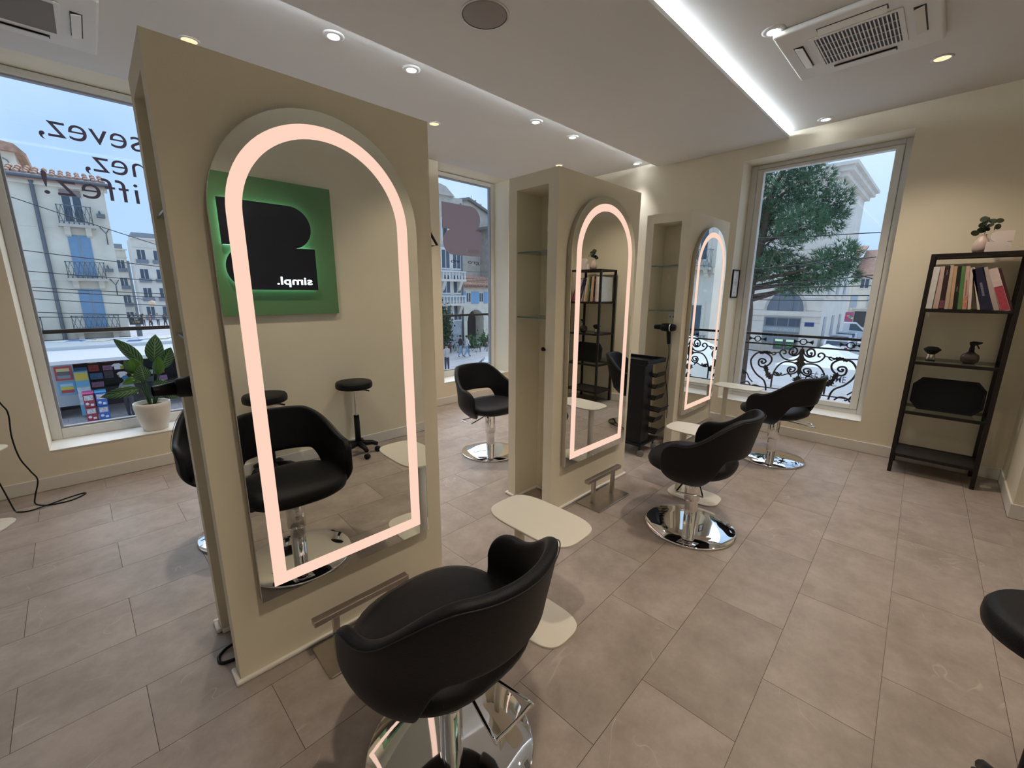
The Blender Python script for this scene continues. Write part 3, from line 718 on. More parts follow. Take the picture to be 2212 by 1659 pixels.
bm = new(); box(bm, (3.795, .13, .93), (3.797, .19, .965)); 
so_ = obj('wall_socket', cbox((3.793, .2, 1.23), (.006, .08, .08)), M_white, None, bevel=.003); tag(so_, 'white power socket inside the far partition niche', 'socket'); bm.free()
for yy in (.185, .215): obj('socket_hole', lathe([(0, 0), (.006, 0), (.006, -.001), (0, -.001)], 12, axis='x'), M_acdark, so_, loc=(3.7898, yy, 1.23))
# framed notice on the reveal of the side window
fr = thing('framed_notice', 'small black framed notice on the side window reveal', 'picture frame', (4.80, W3[1]-.001, 1.41))
bm = new()
for q in (((0, -.014, 0), (.2, 0, .012)), ((0, -.014, .288), (.2, 0, .30)), ((0, -.014, .012), (.012, 0, .288)), ((.188, -.014, .012), (.2, 0, .288))): box(bm, *q)
obj('frame', bm, M_blackplastic, fr)
bm = new(); box(bm, (.012, -.006, .012), (.188, -.002, .288)); obj('sheet', bm, mat('paper_white', (.78, .78, .78), .7), fr)
bm = new()
for i, (w, z) in enumerate(((.05, .19), (.10, .165), (.09, .15), (.10, .135), (.06, .05))): box(bm, (.1-w/2, -.0065, z), (.1+w/2, -.0061, z+.007))
obj('print', bm, mat('ink_grey', (.35, .35, .36), .7), fr)

# ================================================================== POTTED PLANT ON THE SILL
pp = thing('potted_plant', 'leafy green plant in a white pot on the left window sill', 'plant', (.035, 2.945, SILL+.006))
M_pot = mat('pot_cream', (.74, .70, .64), .55)
obj('pot', lathe([(0, 0), (.078, 0), (.084, .004), (.112, .12), (.124, .20), (.124, .235), (.118, .237), (.114, .23), (.11, .2), (0, .2)], 48), M_pot, pp)
obj('soil', lathe([(0, .205), (.10, .205), (.112, .2), (0, .195)], 32), mat('soil', (.03, .02, .014), .95), pp)
def leaf_material(name, dark, light, stripes):
    m, t, p = nodes(name); uv = t.nodes.new('ShaderNodeUVMap'); sx = t.nodes.new('ShaderNodeSeparateXYZ'); t.links.new(uv.outputs[0], sx.inputs[0])
    ab = t.nodes.new('ShaderNodeMath'); ab.operation = 'ABSOLUTE'; t.links.new(sx.outputs[0], ab.inputs[0])
    m1 = t.nodes.new('ShaderNodeMath'); m1.operation = 'MULTIPLY_ADD'; m1.inputs[1].default_value = -.30; t.links.new(ab.outputs[0], m1.inputs[0]); t.links.new(sx.outputs[1], m1.inputs[2])
    m2 = t.nodes.new('ShaderNodeMath'); m2.operation = 'MULTIPLY'; m2.inputs[1].default_value = stripes*2*PI; t.links.new(m1.outputs[0], m2.inputs[0])
    m3 = t.nodes.new('ShaderNodeMath'); m3.operation = 'SINE'; t.links.new(m2.outputs[0], m3.inputs[0])
    mr = t.nodes.new('ShaderNodeMapRange'); mr.inputs['From Min'].default_value = .1; mr.inputs['From Max'].default_value = 1; t.links.new(m3.outputs[0], mr.inputs['Value'])
    mid = t.nodes.new('ShaderNodeMapRange'); mid.inputs['From Min'].default_value = .04; mid.inputs['From Max'].default_value = .10; mid.inputs['To Min'].default_value = 1; mid.inputs['To Max'].default_value = 0; t.links.new(ab.outputs[0], mid.inputs['Value'])
    mxm = t.nodes.new('ShaderNodeMath'); mxm.operation = 'MAXIMUM'; t.links.new(mr.outputs[0], mxm.inputs[0]); t.links.new(mid.outputs[0], mxm.inputs[1])
    mx = t.nodes.new('ShaderNodeMixRGB'); mx.inputs[1].default_value = (*dark, 1); mx.inputs[2].default_value = (*light, 1); t.links.new(mxm.outputs[0], mx.inputs[0])
    t.links.new(mx.outputs[0], p.inputs['Base Color']); p.inputs['Roughness'].default_value = .35
    p.inputs['Transmission Weight'].default_value = 0
    return m
M_leafA = leaf_material('leaf_veined', (.016, .07, .022), (.14, .27, .14), 8)
M_leafB = leaf_material('leaf_bright', (.05, .16, .02), (.10, .25, .05), 9)
M_stalk = mat('leaf_stalk', (.03, .085, .025), .5)
def leaf(root, base, tip, width, droop, m, stalk_from):
    b, tp = Vector(base), Vector(tip); ax = tp-b; L = ax.length; t = ax.normalized()
    side = t.cross(Vector((random.uniform(-.5, .3), -1, random.uniform(0, .6)))).normalized(); nn = side.cross(t)
    if nn.z < 0: nn = -nn
    bm = new(); uvl = bm.loops.layers.uv.new('UVMap'); n = 10; rows = []
    for i in range(n+1):
        s = i/n; w = 1.18*width*math.sin(PI*min(1, s**.8*.985+.012))**.8; c = b+ax*s+nn*(droop*4*s*(1-s))
        rows.append([(bm.verts.new(c+side*(w*q)+nn*(abs(q)*w*.35)), q, s) for q in (-1, -.5, 0, .5, 1)])
    for A, B in zip(rows, rows[1:]):
        for k in range(4):
            q = (A[k], A[k+1], B[k+1], B[k]); f = bm.faces.new([v[0] for v in q]); f.smooth = True
            for lp, v in zip(f.loops, q): lp[uvl].uv = (v[1], v[2])
    o = obj('leaf', bm, m, root, solid=.0012)
    s0 = Vector(stalk_from); obj('stalk', tube(spline([s0, (s0+b)/2+Vector((0, 0, .03)), b, b+ax*.3], 4), [.0045]*4+[.004]*4+[.003]*4+[.002], 6), M_stalk, root)
    return o
LV = [((-.06, -.01, .36), (-.30, -.03, .33), .036, .05, M_leafA), ((-.02, -.03, .42), (-.03, -.05, .56), .05, -.01, M_leafA), ((-.055, .0, .50), (-.075, 0, .62), .042, .0, M_leafB),
      ((-.01, .02, .55), (-.16, .01, .78), .04, .03, M_leafA), ((.06, .0, .57), (.10, -.01, .80), .052, -.02, M_leafA), ((.07, -.03, .46), (.09, -.04, .62), .036, .0, M_leafB),
      ((.10, .03, .5), (.19, .02, .68), .05, .02, M_leafA), ((.09, -.03, .33), (.17, -.06, .25), .04, .03, M_leafA), ((-.04, .02, .43), (-.16, .03, .40), .028, .03, M_leafB), ((.03, -.05, .37), (.16, -.07, .36), .045, .04, M_leafA), ((-.07, .03, .48), (-.12, .05, .6), .03, 0, M_leafA)]
for b, tp, w, dr, m in LV: leaf(pp, b, tp, w, dr, m, (b[0]*.25, b[1]*.3, .205))

# ================================================================== RAILINGS AND WINDOW LETTERING
M_iron = mat('wrought_iron', (.016, .014, .016), .5)
for n, (a, b) in enumerate(WINS[1:]):
    t = thing('guard_rail', ('black guard bar outside the left window', 'black guard bar outside the hidden back window', 'black guard bar outside the narrow back window')[n], 'railing', (a, YA+.385, 0), group='window guard bars')
    bm = new(); box(bm, (.0, 0, 1.12), (b-a, .022, 1.15)); obj('bar', bm, M_iron, t)
    for xx in (.01, b-a-.04):
        bm = new(); box(bm, (xx, 0, 1.105), (xx+.03, .022, 1.119)); obj('bracket', bm, M_iron, t)
# wrought iron balcony railing outside the side window, plane x = RXP
RXP = 5.16
rl = thing('balcony_railing', 'ornate black wrought-iron railing with scrolls outside the side window', 'railing', (RXP, -.637, 0))
def bar(z0, z1, n='rail', d=.016): bm = new(); box(bm, (-d/2, -.61, z0), (d/2, .67, z1)); return obj(n, bm, M_iron, rl)
bar(1.0, 1.025, 'top_rail', .036); bar(.896, .912); bar(.30, .315)
def spiral(cy, cz, r0, turns, a0, d, r1=.006, n=30):
    return [(0, cy+(r0+(r1-r0)*i/n)*math.cos(a0+d*2*PI*turns*i/n), cz+(r0+(r1-r0)*i/n)*math.sin(a0+d*2*PI*turns*i/n)) for i in range(n+1)]
def scroll(pts, r=.0085, name='scroll'):
    for s in (1, -1): obj(name, tube([(p[0], p[1]*s, p[2]) for p in pts], r, 6), M_iron, rl)
def leafp(cy, cz, w, h, a, n=4, name='leaf'):
    L = []; R = []
    for i in range(n*2+1):
        s = i/(n*2); ww = w*math.sin(PI*min(.97, s*.9+.1))*(1 if i % 2 else .55); L.append((-ww, h*s)); R.append((ww, h*s))
    P = L+R[::-1]
    for sg in (1, -1):
        Q = [(sg*(cy+p[0]*math.cos(a)-p[1]*math.sin(a)), cz+p[0]*math.sin(a)+p[1]*math.cos(a)) for p in P]
        obj(name, prism(Q, -.006, .006, 'yz'), M_iron, rl)
        if abs(cy) < 1e-6 and abs(a) < 1e-6: break
for cy in (0, .44, -.40):
    R = [(cy+.034*math.cos(2*PI*i/20), .954+.034*math.sin(2*PI*i/20)) for i in range(20)]; r_ = [(cy+.025*math.cos(2*PI*i/20), .954+.025*math.sin(2*PI*i/20)) for i in range(20)]
    obj('ring', ring(R, r_, -.008, .008, 'yz'), M_iron, rl)
    for s in (1, -1): obj('spindle', prism([(cy+s*.034, .945), (cy+s*.05, .95), (cy+s*.065, .944), (cy+s*.085, .93), (cy+s*.09, .954), (cy+s*.085, .978), (cy+s*.065, .964), (cy+s*.05, .958), (cy+s*.034, .963)], -.006, .006, 'yz'), M_iron, rl)
# crest scrolls, heart scrolls and big side volutes, mirrored about the middle
def trace(pts, r=.0085): scroll(spline([(0, y-.022, z) for y, z in pts], 4), r)
trace([(.095, .838), (.11, .847), (.107, .816), (.078, .821), (.066, .858), (.092, .888), (.129, .872), (.138, .827), (.118, .806), (.08, .80), (.045, .83), (.03, .88)])
trace([(.031, .86), (.031, .831), (.043, .785), (.08, .751), (.133, .745), (.187, .763), (.222, .806), (.221, .836), (.194, .852), (.171, .838), (.171, .815), (.191, .81)])
trace([(.094, .642), (.109, .652), (.107, .62), (.077, .624), (.06, .653), (.077, .671), (.117, .669), (.131, .635), (.113, .601), (.08, .6), (.044, .627), (.032, .665), (.053, .708), (.103, .726), (.168, .722), (.217, .682), (.251, .617), (.268, .534), (.268, .42)])
trace([(.179, .583), (.19, .597), (.181, .568), (.154, .58), (.12, .594), (.095, .583), (.091, .566)], .007)
trace([(.235, .60), (.255, .585), (.245, .562), (.215, .56), (.19, .575)], .007)
trace([(.379, .703), (.397, .702), (.388, .682), (.363, .686), (.351, .707), (.369, .728), (.405, .729), (.423, .702), (.415, .656), (.376, .639), (.324, .666), (.296, .715), (.305, .762), (.354, .798), (.412, .805), (.462, .781), (.498, .726), (.504, .683), (.484, .621), (.45, .571), (.414, .535), (.35, .49), (.32, .42), (.312, .315)], .0095)
trace([(.23, .822), (.28, .812), (.341, .808), (.42, .812), (.502, .819), (.60, .825)], .006); trace([(.296, .784), (.27, .796), (.264, .814), (.285, .816)], .007)
trace([(.363, .379), (.395, .412), (.43, .419), (.467, .407), (.46, .39), (.445, .395)], .008); trace([(.62, .40), (.57, .43), (.52, .45), (.493, .43), (.482, .402), (.494, .381), (.515, .392)], .008)
trace([(.645, .86), (.60, .81), (.585, .75), (.60, .70), (.645, .67)], .007); trace([(.64, .60), (.58, .585), (.53, .545), (.50, .49), (.46, .45)], .007)
bar(.405, .415)
obj('stem', tube([(0, 0, .31), (0, 0, .60), (0, 0, .79), (0, 0, .895)], .008, 6), M_iron, rl)
leafp(0, .68, .05, .125, 0); leafp(0, .50, .06, .085, 0); leafp(0, .37, .05, .10, 0); leafp(0, .60, .025, .06, 0)
leafp(.255, .515, .038, .10, -.65); leafp(.30, .575, .03, .10, -.35); leafp(.27, .80, .018, .10, -1.35); leafp(.17, .56, .022, .07, -1.0); leafp(.52, .54, .03, .12, -1.1); leafp(.40, .79, .02, .08, 1.2)
# vinyl lettering on the panes
M_vinyl = film('vinyl_mauve', (.27, .23, .28))
wl = thing('window_lettering', 'mirrored dark lettering on the left window pane', 'lettering', (0, YA+.3365, 0))
def mirrored(body, x_left, zb, h, width, sp=1.0): return text('text_line', body, M_vinyl, h, wl, frame_mat((x_left+width, 0, zb), (-1, 0, 0), (0, 0, 1)), .0004, width=width, space=sp, bold=-.005)
mirrored('sevez,', -.30, 2.555, .165, .575); mirrored('nez,', -.09, 2.355, .165, .365); mirrored('iffez!', -.335, 2.15, .165, .535, 1.1)
wd = thing('window_emblem', 'mauve two-lobed emblem stuck on the narrow back window', 'emblem', (3.54, YA+.3365, 2.28))
obj('emblem', prism(blob(0, 0, .66, .655), -.0005, .0005, 'xz'), film('vinyl_grey_mauve', (.52, .46, .50)), wd)
text('letters', 'simpl.', film('vinyl_clear', (.80, .78, .80)), .055, wd, frame_mat((.305, -.0008, -.285), (-1, 0, 0), (0, 0, 1)), .0003, width=.26, bold=.01)
text('small_print', 'gro   vo', film('vinyl_ink', (.16, .14, .17)), .05, wd, frame_mat((.30, 0, -.43), (-1, 0, 0), (0, 0, 1)), .0003, width=.50)

# ================================================================== OUTSIDE: ground
ground = new(); box(ground, (-60, YA+WT+.001, ZS-.3), (140, 140, ZS-.012)); box(ground, (XB+WT+.001, -60, ZS-.3), (140, YA+WT, ZS-.012))
gr = struct(obj('street', ground, mat('paving_grey', (.50, .475, .48), .75, var=.12, scale=1.5)))
M_slab = mat('paving_slab', (.50, .46, .46), .7, rnd=.12, var=.06, scale=3)
sl = None
for i in range(14):
    for j in range(7):
        x, y = -3.6+i*.5+(j % 2)*.25, 18.2+j*.8
        if sl is None: o = obj('paving_slab', prism(rrect(.485, .785, .01, 1), -.012, 0), M_slab, gr); sl = o.data
        else: o = bpy.data.objects.new('paving_slab', sl); COL.objects.link(o); o.parent = gr
        o.location = (x, y, ZS)
sl2 = None
for i in range(9):
    for j in range(9):
        if sl2 is None: o = obj('paving_slab', prism(rrect(.985, .585, .01, 1), -.012, 0), M_slab, gr); sl2 = o.data
        else: o = bpy.data.objects.new('paving_slab', sl2); COL.objects.link(o); o.parent = gr
        o.location = (18+i+(j % 2)*.5, 1.5+j*.6, ZS)

# ================================================================== OUTSIDE: building kit
M_stucco = mat('stucco_cream', (.80, .745, .63), .9, var=.10, scale=1.2)
M_stone = mat('limestone', (.76, .705, .63), .9, var=.07, scale=.8)
M_stoned = mat('limestone_dark', (.54, .49, .43), .9, var=.12, scale=2)
M_rooft = mat('terracotta', (.42, .255, .19), .85, rnd=.1, var=.25, scale=4)
M_shut = mat('shutter_blue', (.20, .34, .52), .6, var=.05, scale=6)
M_bglass = mat('building_glass', (.06, .09, .13), .08, spec=.6)
M_bwhite = mat('joinery_white', (.72, .72, .70), .5)
M_zinc = mat('zinc_pipe', (.17, .19, .22), .5, .3)
def fbox(t, name, u0, u1, z0, z1, d0, d1, m, parent=None):
    """box on a facade standing along x (u) and sticking out towards -y by d"""
    bm = new(); box(bm, (u0, -d1, z0), (u1, -d0, z1)); return obj(name, bm, m, parent or t)
def balcony(t, u0, u1, z0, z1, depth, n, corbel=True):
    b = fbox(t, 'balcony_slab', u0-.05, u1+.05, z0-.12, z0, 0, depth+.06, M_stoned)
    bm = new()
    for q in (((u0, -depth, z1-.03), (u1, -depth+.03, z1)), ((u0, -depth, z0+.1), (u1, -depth+.03, z0+.13)), ((u0, -depth, z0), (u0+.03, 0, z0+.03)), ((u0, -depth, z1-.03), (u0+.03, 0, z1)), ((u1-.03, -depth, z1-.03), (u1, 0, z1))): box(bm, *q)
    obj('balcony_rail', bm, M_zinc, b)
    bm = new()
    for i in range(n+1):
        x = u0+(u1-u0)*i/n; w = (u1-u0)/n
        if i < n: tube([(x, -depth+.015, z0), (x+w, -depth+.015, z1)], .011, 4, bm); tube([(x+w, -depth+.015, z0), (x, -depth+.015, z1)], .011, 4, bm)
    for y in (-depth*.66, -depth*.33):
        for x in (u0+.015, u1-.015): tube([(x, y, z0), (x, y, z1)], .012, 4, bm)
    obj('balcony_lattice', bm, M_zinc, b)
    if corbel:
        for u in (u0+.12, u1-.32):
            bm = new(); prism([(-depth*.85, z0-.12), (0, z0-.12), (0, z0-.55), (-depth*.35, z0-.45), (-depth*.45, z0-.3)], u, u+.2, 'yz', bm); obj('corbel', bm, M_stucco, b)
def shutters(t, u0, u1, z0, z1, m=None, gap=.02):
    c = (u0+u1)/2
    for a, b in ((u0, c-gap), (c+gap, u1)):
        s = fbox(t, 'shutter', a, b, z0, z1, .0, .05, m or M_shut)
        bm = new()
        for i in range(3): box(bm, (a+.05, -.058, z0+.06+(z1-z0)/3*i), (b-.05, -.051, z0+(z1-z0)/3*(i+1)-.06))
        obj('shutter_panel', bm, m or M_shut, s)
def window_unit(t, u0, u1, z0, z1, surround=True):
    w = fbox(t, 'window', u0, u1, z0, z1, .0, .03, M_bwhite)
    c = (u0+u1)/2
    for a, b in ((u0+.05, c-.04), (c+.04, u1-.05)): fbox(t, 'pane', a, b, z0+.12, z1-.06, .031, .04, M_bglass, w)
    if surround:
        s = new(); box(s, (u0-.14, -.05, z0-.1), (u0, 0, z1+.16)); box(s, (u1, -.05, z0-.1), (u1+.14, 0, z1+.16)); box(s, (u0, -.05, z1), (u1, 0, z1+.16)); obj('surround', s, M_stone, w)
    return w
def tiles_roof(t, u0, u1, z0, rise, run, pitch=.28):
    bm = new(); n = int((u1-u0)/pitch)
    for i in range(n):
        u = u0+(i+.5)*pitch
        for k in range(3):
            y0, z_ = -.35+run*k/3, z0+rise*k/3
            tube([(u, y0-.02, z_+.05), (u, y0+run/3+.04, z_+rise/3+.03)], .10, 6, bm)
    o = obj('roof_tiles', bm, M_rooft, t); o['kind'] = 'stuff'
    bm = new(); prism([(-.4, z0-.06), (run, z0+rise-.06), (run, z0+rise-.2), (-.4, z0-.2)], u0, u1, 'yz', bm); obj('roof_deck', bm, M_rooft, t)

# ---- cream facade opposite the left window
fa = thing('building', 'cream rendered house with blue shutters and iron balconies opposite the left window', 'building', (0, 28, 0))
fbox(fa, 'wall', -16, .93, ZS, 6.35, -7, 0, M_stucco)
tiles_roof(fa, -16, 1.1, 6.45, .9, 3.4); fbox(fa, 'cornice', -16.1, 1.05, 6.12, 6.36, 0, .22, M_stucco)
obj('gutter', tube([(-16, -.42, 6.42), (1.12, -.42, 6.42)], .09, 8), M_zinc, fa)
obj('downpipe', tube([(-1.43, -.36, 6.38), (-1.43, -.14, 6.1), (-1.43, -.1, -.6), (-1.43, -.1, -1.5)], .075, 8), M_zinc, fa)
for k in range(2): fbox(fa, 'string_course', -16, .93, (4.32, 1.92)[k], (4.38, 1.98)[k], 0, .02, M_stucco)
window_unit(fa, -.62, .1, 4.55, 6.06, False); fbox(fa, 'curtain_band', -.62, .1, 5.78, 6.06, .041, .06, mat('blind_mauve', (.30, .25, .24), .8))
shutters(fa, -.64, .12, 2.1, 4.05); shutters(fa, -.66, .15, -.42, 1.54)
balcony(fa, -.81, .34, 4.49, 5.33, .55, 7); balcony(fa, -.9, .44, 2.04, 2.81, .55, 8); balcony(fa, -1.08, .6, -.42, .28, .55, 9); balcony(fa, -3.4, -2.06, -.42, .26, .55, 7)
shutters(fa, -3.2, -2.4, -.42, 1.54); shutters(fa, -3.2, -2.4, 2.1, 4.05); window_unit(fa, -3.2, -2.4, 4.5, 6.0, False)
for u, z in ((.62, 5.02), (.55, 2.48)):
    b = fbox(fa, 'wall_lamp', u-.12, u+.18, z-.1, z+.05, .1, .5, M_zinc); obj('lamp_arm', tube([(u, 0, z+.15), (u, -.25, z+.2), (u+.02, -.3, z+.05)], .03, 6), M_zinc, b)
for z in (4.2, 1.75): obj('wire_bracket', tube([(.55, -.05, z+.3), (.72, -.3, z), (.86, -.05, z+.25), (.72, -.3, z), (.72, -.1, z-.5)], .025, 5), M_zinc, fa)
fbox(fa, 'shop_fascia', -4, .93, -1.15, -.85, 0, .12, mat('fascia_dark', (.05, .07, .10), .5))
# taller house behind it, top left
fl = thing('building', 'pale graffitied gable rising behind the cream house at far left', 'building', (0, 36, 0))
fbox(fl, 'wall', -20, -2.16, ZS, 9.0, -8, 0, M_stucco)
bm = new(); prism([(-20, 8.95), (-2.0, 8.95), (-1.75, 8.75), (-1.7, 8.9), (-2.1, 9.35), (-6, 9.9), (-20, 9.9)], -.4, 8, 'xz', bm); obj('roof', bm, M_rooft, fl)
for k, (cx, cz, r) in enumerate(((-2.75, 8.35, .32), (-3.5, 8.5, .28))): obj('graffiti_letter', tube([(cx+r*math.cos(a/10*2*PI), -.02, cz+r*.8*math.sin(a/10*2*PI)) for a in range(9)], .03, 5), mat('graffiti_grey', (.22, .25, .30), .7), fl)
# far corner blocks between the cream house and the near partition
def block(x0, x1, y, ztop, rows, cols, label, m=M_stone, step=(1.0, 2.0), roofc=None, pitch=2.6):
    t = thing('building', label, 'building', (0, y, 0)); w = x1-x0
    fbox(t, 'wall', x0, x1, ZS, ztop, -9, 0, m); fbox(t, 'cornice', x0-.25, x1+.25, ztop-.25, ztop, 0, .35, m); fbox(t, 'string_course', x0-.1, x1+.1, ztop-1.6, ztop-1.45, 0, .15, m)
    bm = new(); box(bm, (x0+.3, 0.5, ztop), (x1-.3, 8, ztop+.9)); obj('attic', bm, roofc or mat('slate', (.26, .29, .33), .6), t)
    for r in range(rows):
        for c in range(cols):
            u = x0+w*(c+.5)/cols; z = ztop-2.9-r*pitch; f = window_unit(t, u-step[0]/2, u+step[0]/2, z-step[1]+.9, z+.9, False)
            fbox(t, 'balcony', u-step[0]*.7, u+step[0]*.7, z-step[1]+.85, z-step[1]+1.5, .05, .3, mat('balcony_grey', (.20, .23, .28), .6), f)
    return t
block(5.9, 24, 100, 10.7, 4, 8, 'grand pale corner block with cornice seen down the street at left', step=(1.2, 2.3), pitch=3.3)
block(-4, 5.4, 108, 9.2, 4, 5, 'low pale row house beside the grand corner block', step=(1.1, 2.1), m=M_stucco, pitch=3.2)
# ---- painted house, arcade house and gable seen through the narrow back window
M_mural = mat('mural_blue_grey', (.42, .46, .50), .85, var=.2, scale=2.2)
mu = thing('building', 'painted trompe l oeil facade with balconies at left of the narrow back window', 'building', (0, 30, 0))
fbox(mu, 'wall', 10, 24.5, ZS, 9.6, -5, 0, M_mural)
bm = new(); prism([(10, 9.6), (23.5, 9.6), (22.6, 10.3), (10, 13)], -.3, 5, 'xz', bm); obj('roof', bm, M_stoned, mu)
fbox(mu, 'grey_band', 10, 24.52, 5.6, 9.6, 0, .03, M_stoned)
for z, w in ((6.2, .5), (3.7, .9), (1.55, .9), (-.9, .9)):
    for u in (22.55, 23.75): window_unit(mu, u-w/2, u+w/2, z-.2, z+1.5)
for z in (2.75, .62):
    b = fbox(mu, 'balcony_slab', 21.3, 24.3, z-.3, z-.1, 0, .7, M_stone); 
    for i in range(9): obj('baluster', lathe([(.06, z-.1), (.09, z+.1), (.05, z+.35), (.07, z+.5)], 8, (21.5+i*.34, -.6, 0)), M_bwhite, b)
    fbox(mu, 'handrail', 21.3, 24.3, z+.5, z+.6, .5, .7, M_bwhite, b)
    for u in (21.9, 23.7): obj('corbel', prism([(-.65, z-.3), (0, z-.3), (0, z-1.2), (-.25, z-1.0)], u, u+.3, 'yz'), M_stone, b)
obj('drainpipe', tube([(24.3, -.1, 9.2), (24.3, -.1, -3)], .09, 6), M_zinc, mu)
ah = thing('building', 'low cream house with blue shutters and dark archway behind the narrow window', 'building', (0, 34, 0))
W_ = M_stucco
# wall with an arched opening: pieces around it
ac, ar, az = 29.2, 1.15, -1.45
fbox(ah, 'wall', 24.8, ac-ar, ZS, 2.05, -5, 0, W_); fbox(ah, 'wall', ac+ar, 33, ZS, 2.05, -5, 0, W_)
P = [(ac-ar, az)]+[(ac+ar*math.cos(PI-PI*i/16), az+ar*math.sin(PI-PI*i/16)) for i in range(17)]+[(ac+ar, az)]
Q = [(ac-ar, 2.05)]+[(ac-ar+2*ar*i/16, 2.05) for i in range(17)]+[(ac+ar, 2.05)]
bm = new()
for i in range(len(P)-1):
    if (Vector(P[i])-Vector(P[i+1])).length < 1e-6: continue
    prism([P[i], P[i+1], Q[i+1], Q[i]] if abs(Q[i+1][0]-Q[i][0]) > 1e-6 else [P[i], P[i+1], Q[i]], 0, 5, 'xz', bm)
obj('arch_wall', bm, W_, ah)
P2 = [(ac+(ar+.18)*math.cos(PI-PI*i/16), az+(ar+.18)*math.sin(PI-PI*i/16)) for i in range(17)]; P1 = P[1:18]
bm = new()
for i in range(16): prism([P1[i], P1[i+1], P2[i+1], P2[i]], -.06, 0, 'xz', bm)
obj('arch_stones', bm, M_stone, ah)
fbox(ah, 'passage_shade', ac-ar, ac+ar, ZS, az+ar-.001, -1.6, -1.4, mat('painted_shade', (.03, .033, .04), .9))  # dark sheet added across the passage, standing in for its deep shade
for u in (28.25, 30.0):
    window_unit(ah, u-.3, u+.3, .42, 1.5, True)
    for s in (-1, 1): fbox(ah, 'shutter', u+s*.62-.26, u+s*.62+.26, .35, 1.6, .05, .1, mat('shutter_sky', (.22, .42, .68), .6))
tiles_roof(ah, 24.8, 33, 2.15, 1.1, 3.2, .3)
gb = thing('building', 'dark stone gable house with brick chimney above the emblem', 'building', (0, 40, 0))
bm = new(); prism([(29, ZS), (44, ZS), (44, 8.2), (36.9, 10.9), (33.1, 12.2), (29, 11.3)], 0, 6, 'xz', bm); obj('wall', bm, M_stoned, gb)
bm = new(); prism([(28.8, 11.2), (33.1, 12.15), (44.3, 8.1), (44.3, 8.35), (33.1, 12.45), (28.8, 11.5)], -.4, 6.2, 'xz', bm); obj('roof_edge', bm, mat('roof_lead', (.20, .19, .18), .8), gb)
fbox(gb, 'wing', 35.0, 44, ZS, 9.2, 0, 3.2, mat('old_wall', (.36, .32, .29), .95, var=.2, scale=1.5)); bm = new(); prism([(34.3, 8.85), (44.2, 10.6), (44.2, 10.9), (34.2, 9.15)], -3.9, 0, 'xz', bm); obj('wing_eave', bm, mat('roof_lead', (.2, .19, .18), .8), gb)
for u, z in ((35.9, 4.2), (37.6, 4.2), (36.2, 6.9), (36.2, 1.8)): fbox(gb, 'window', u-.35, u+.35, z-.7, z+.7, 3.2, 3.25, M_bglass)
ch = fbox(gb, 'chimney', 35.1, 36.2, 10.4, 12.2, -2.2, -1.2, mat('brick_red', (.48, .15, .09), .85, var=.12, scale=6)); fbox(gb, 'chimney_cap', 35.0, 36.3, 12.2, 12.35, -2.3, -1.1, M_stone, ch)
for u in (35.3, 35.75): obj('chimney_pot', lathe([(.12, 12.35), (.1, 12.75), (.12, 12.8)], 10, (u, 1.7, 0)), M_rooft, ch)
obj('aerial', tube([(35.0, 1.5, 11.5), (35.0, 1.5, 13.2)], .03, 5), M_zinc, gb)

# ---- stone bank building on the side street, faces -x ; helper mirrors the x-facade kit by rotating the thing
def side_thing(label, x): t = thing('building', label, 'building', (x, 0, 0), -PI/2); return t   # local x -> world -y, local -y -> world -x
sb_ = side_thing('large pale stone building with carved cornice and arched window behind the pine', 43)
def Yu(y): return -y
fbox(sb_, 'wall', Yu(24), Yu(5.57), ZS, 10.4, -12, 0, M_stone)
for k in range(11): fbox(sb_, 'stone_course', Yu(24), Yu(5.55), -.9+k*1.0, -.86+k*1.0, 0, .02, M_stoned)
for z0, z1, d in ((10.4, 10.75, .35), (10.75, 11.1, .7), (11.1, 11.35, .95)): fbox(sb_, 'cornice', Yu(24), Yu(5.57)+d, z0, z1, -12-d, d, M_stone)
for k in range(14): fbox(sb_, 'dentil', Yu(5.7)-k*.62-.25, Yu(5.7)-k*.62, 10.45, 10.74, .35, .6, M_stone)
fbox(sb_, 'frieze', Yu(24), Yu(5.55), 9.3, 9.45, 0, .1, M_stone); fbox(sb_, 'string_course', Yu(24), Yu(5.5), -.35, 0.05, 0, .18, M_stone)
fbox(sb_, 'base_course', Yu(24), Yu(5.5), ZS, ZS+.7, 0, .12, M_stoned)
arc = [(Yu(8.25)+1.4*math.cos(PI*i/16), .05+1.75*math.sin(PI*i/16)) for i in range(17)]
aw = obj('arched_window', prism(arc, -.04, 0, 'xz'), mat('window_blue_grey', (.16, .19, .23), .15), sb_)
arc2 = [(Yu(8.25)+1.6*math.cos(PI*i/16), .05+1.98*math.sin(PI*i/16)) for i in range(17)]
bm = new()
for i in range(16): prism([arc[i], arc[i+1], arc2[i+1], arc2[i]], -.1, 0, 'xz', bm)
obj('arch_stones', bm, M_stoned, aw)
for u in (-.55, .55): fbox(sb_, 'mullion', Yu(8.25)+u-.04, Yu(8.25)+u+.04, .05, 1.55, .04, .08, M_zinc, aw)
sh = fbox(sb_, 'shop_front', Yu(9.75), Yu(6.95), ZS, -.5, 0, .06, mat('shop_grey', (.22, .25, .27), .5))
for k in range(3): fbox(sb_, 'shop_window', Yu(9.6)+k*.9, Yu(9.6)+k*.9+.8, -1.25, -.6, .061, .08, M_bglass, sh)
fbox(sb_, 'fascia', Yu(9.75), Yu(6.95), -1.75, -1.35, .06, .12, mat('fascia_grey', (.33, .37, .39), .5), sh)
text('fascia_text', 'CREDIT AGRICOLE', mat('fascia_ink', (.55, .60, .62), .5), .2, sb_, frame_mat((Yu(9.4), -.125, -1.65), (1, 0, 0), (0, 0, 1)), width=2.2)
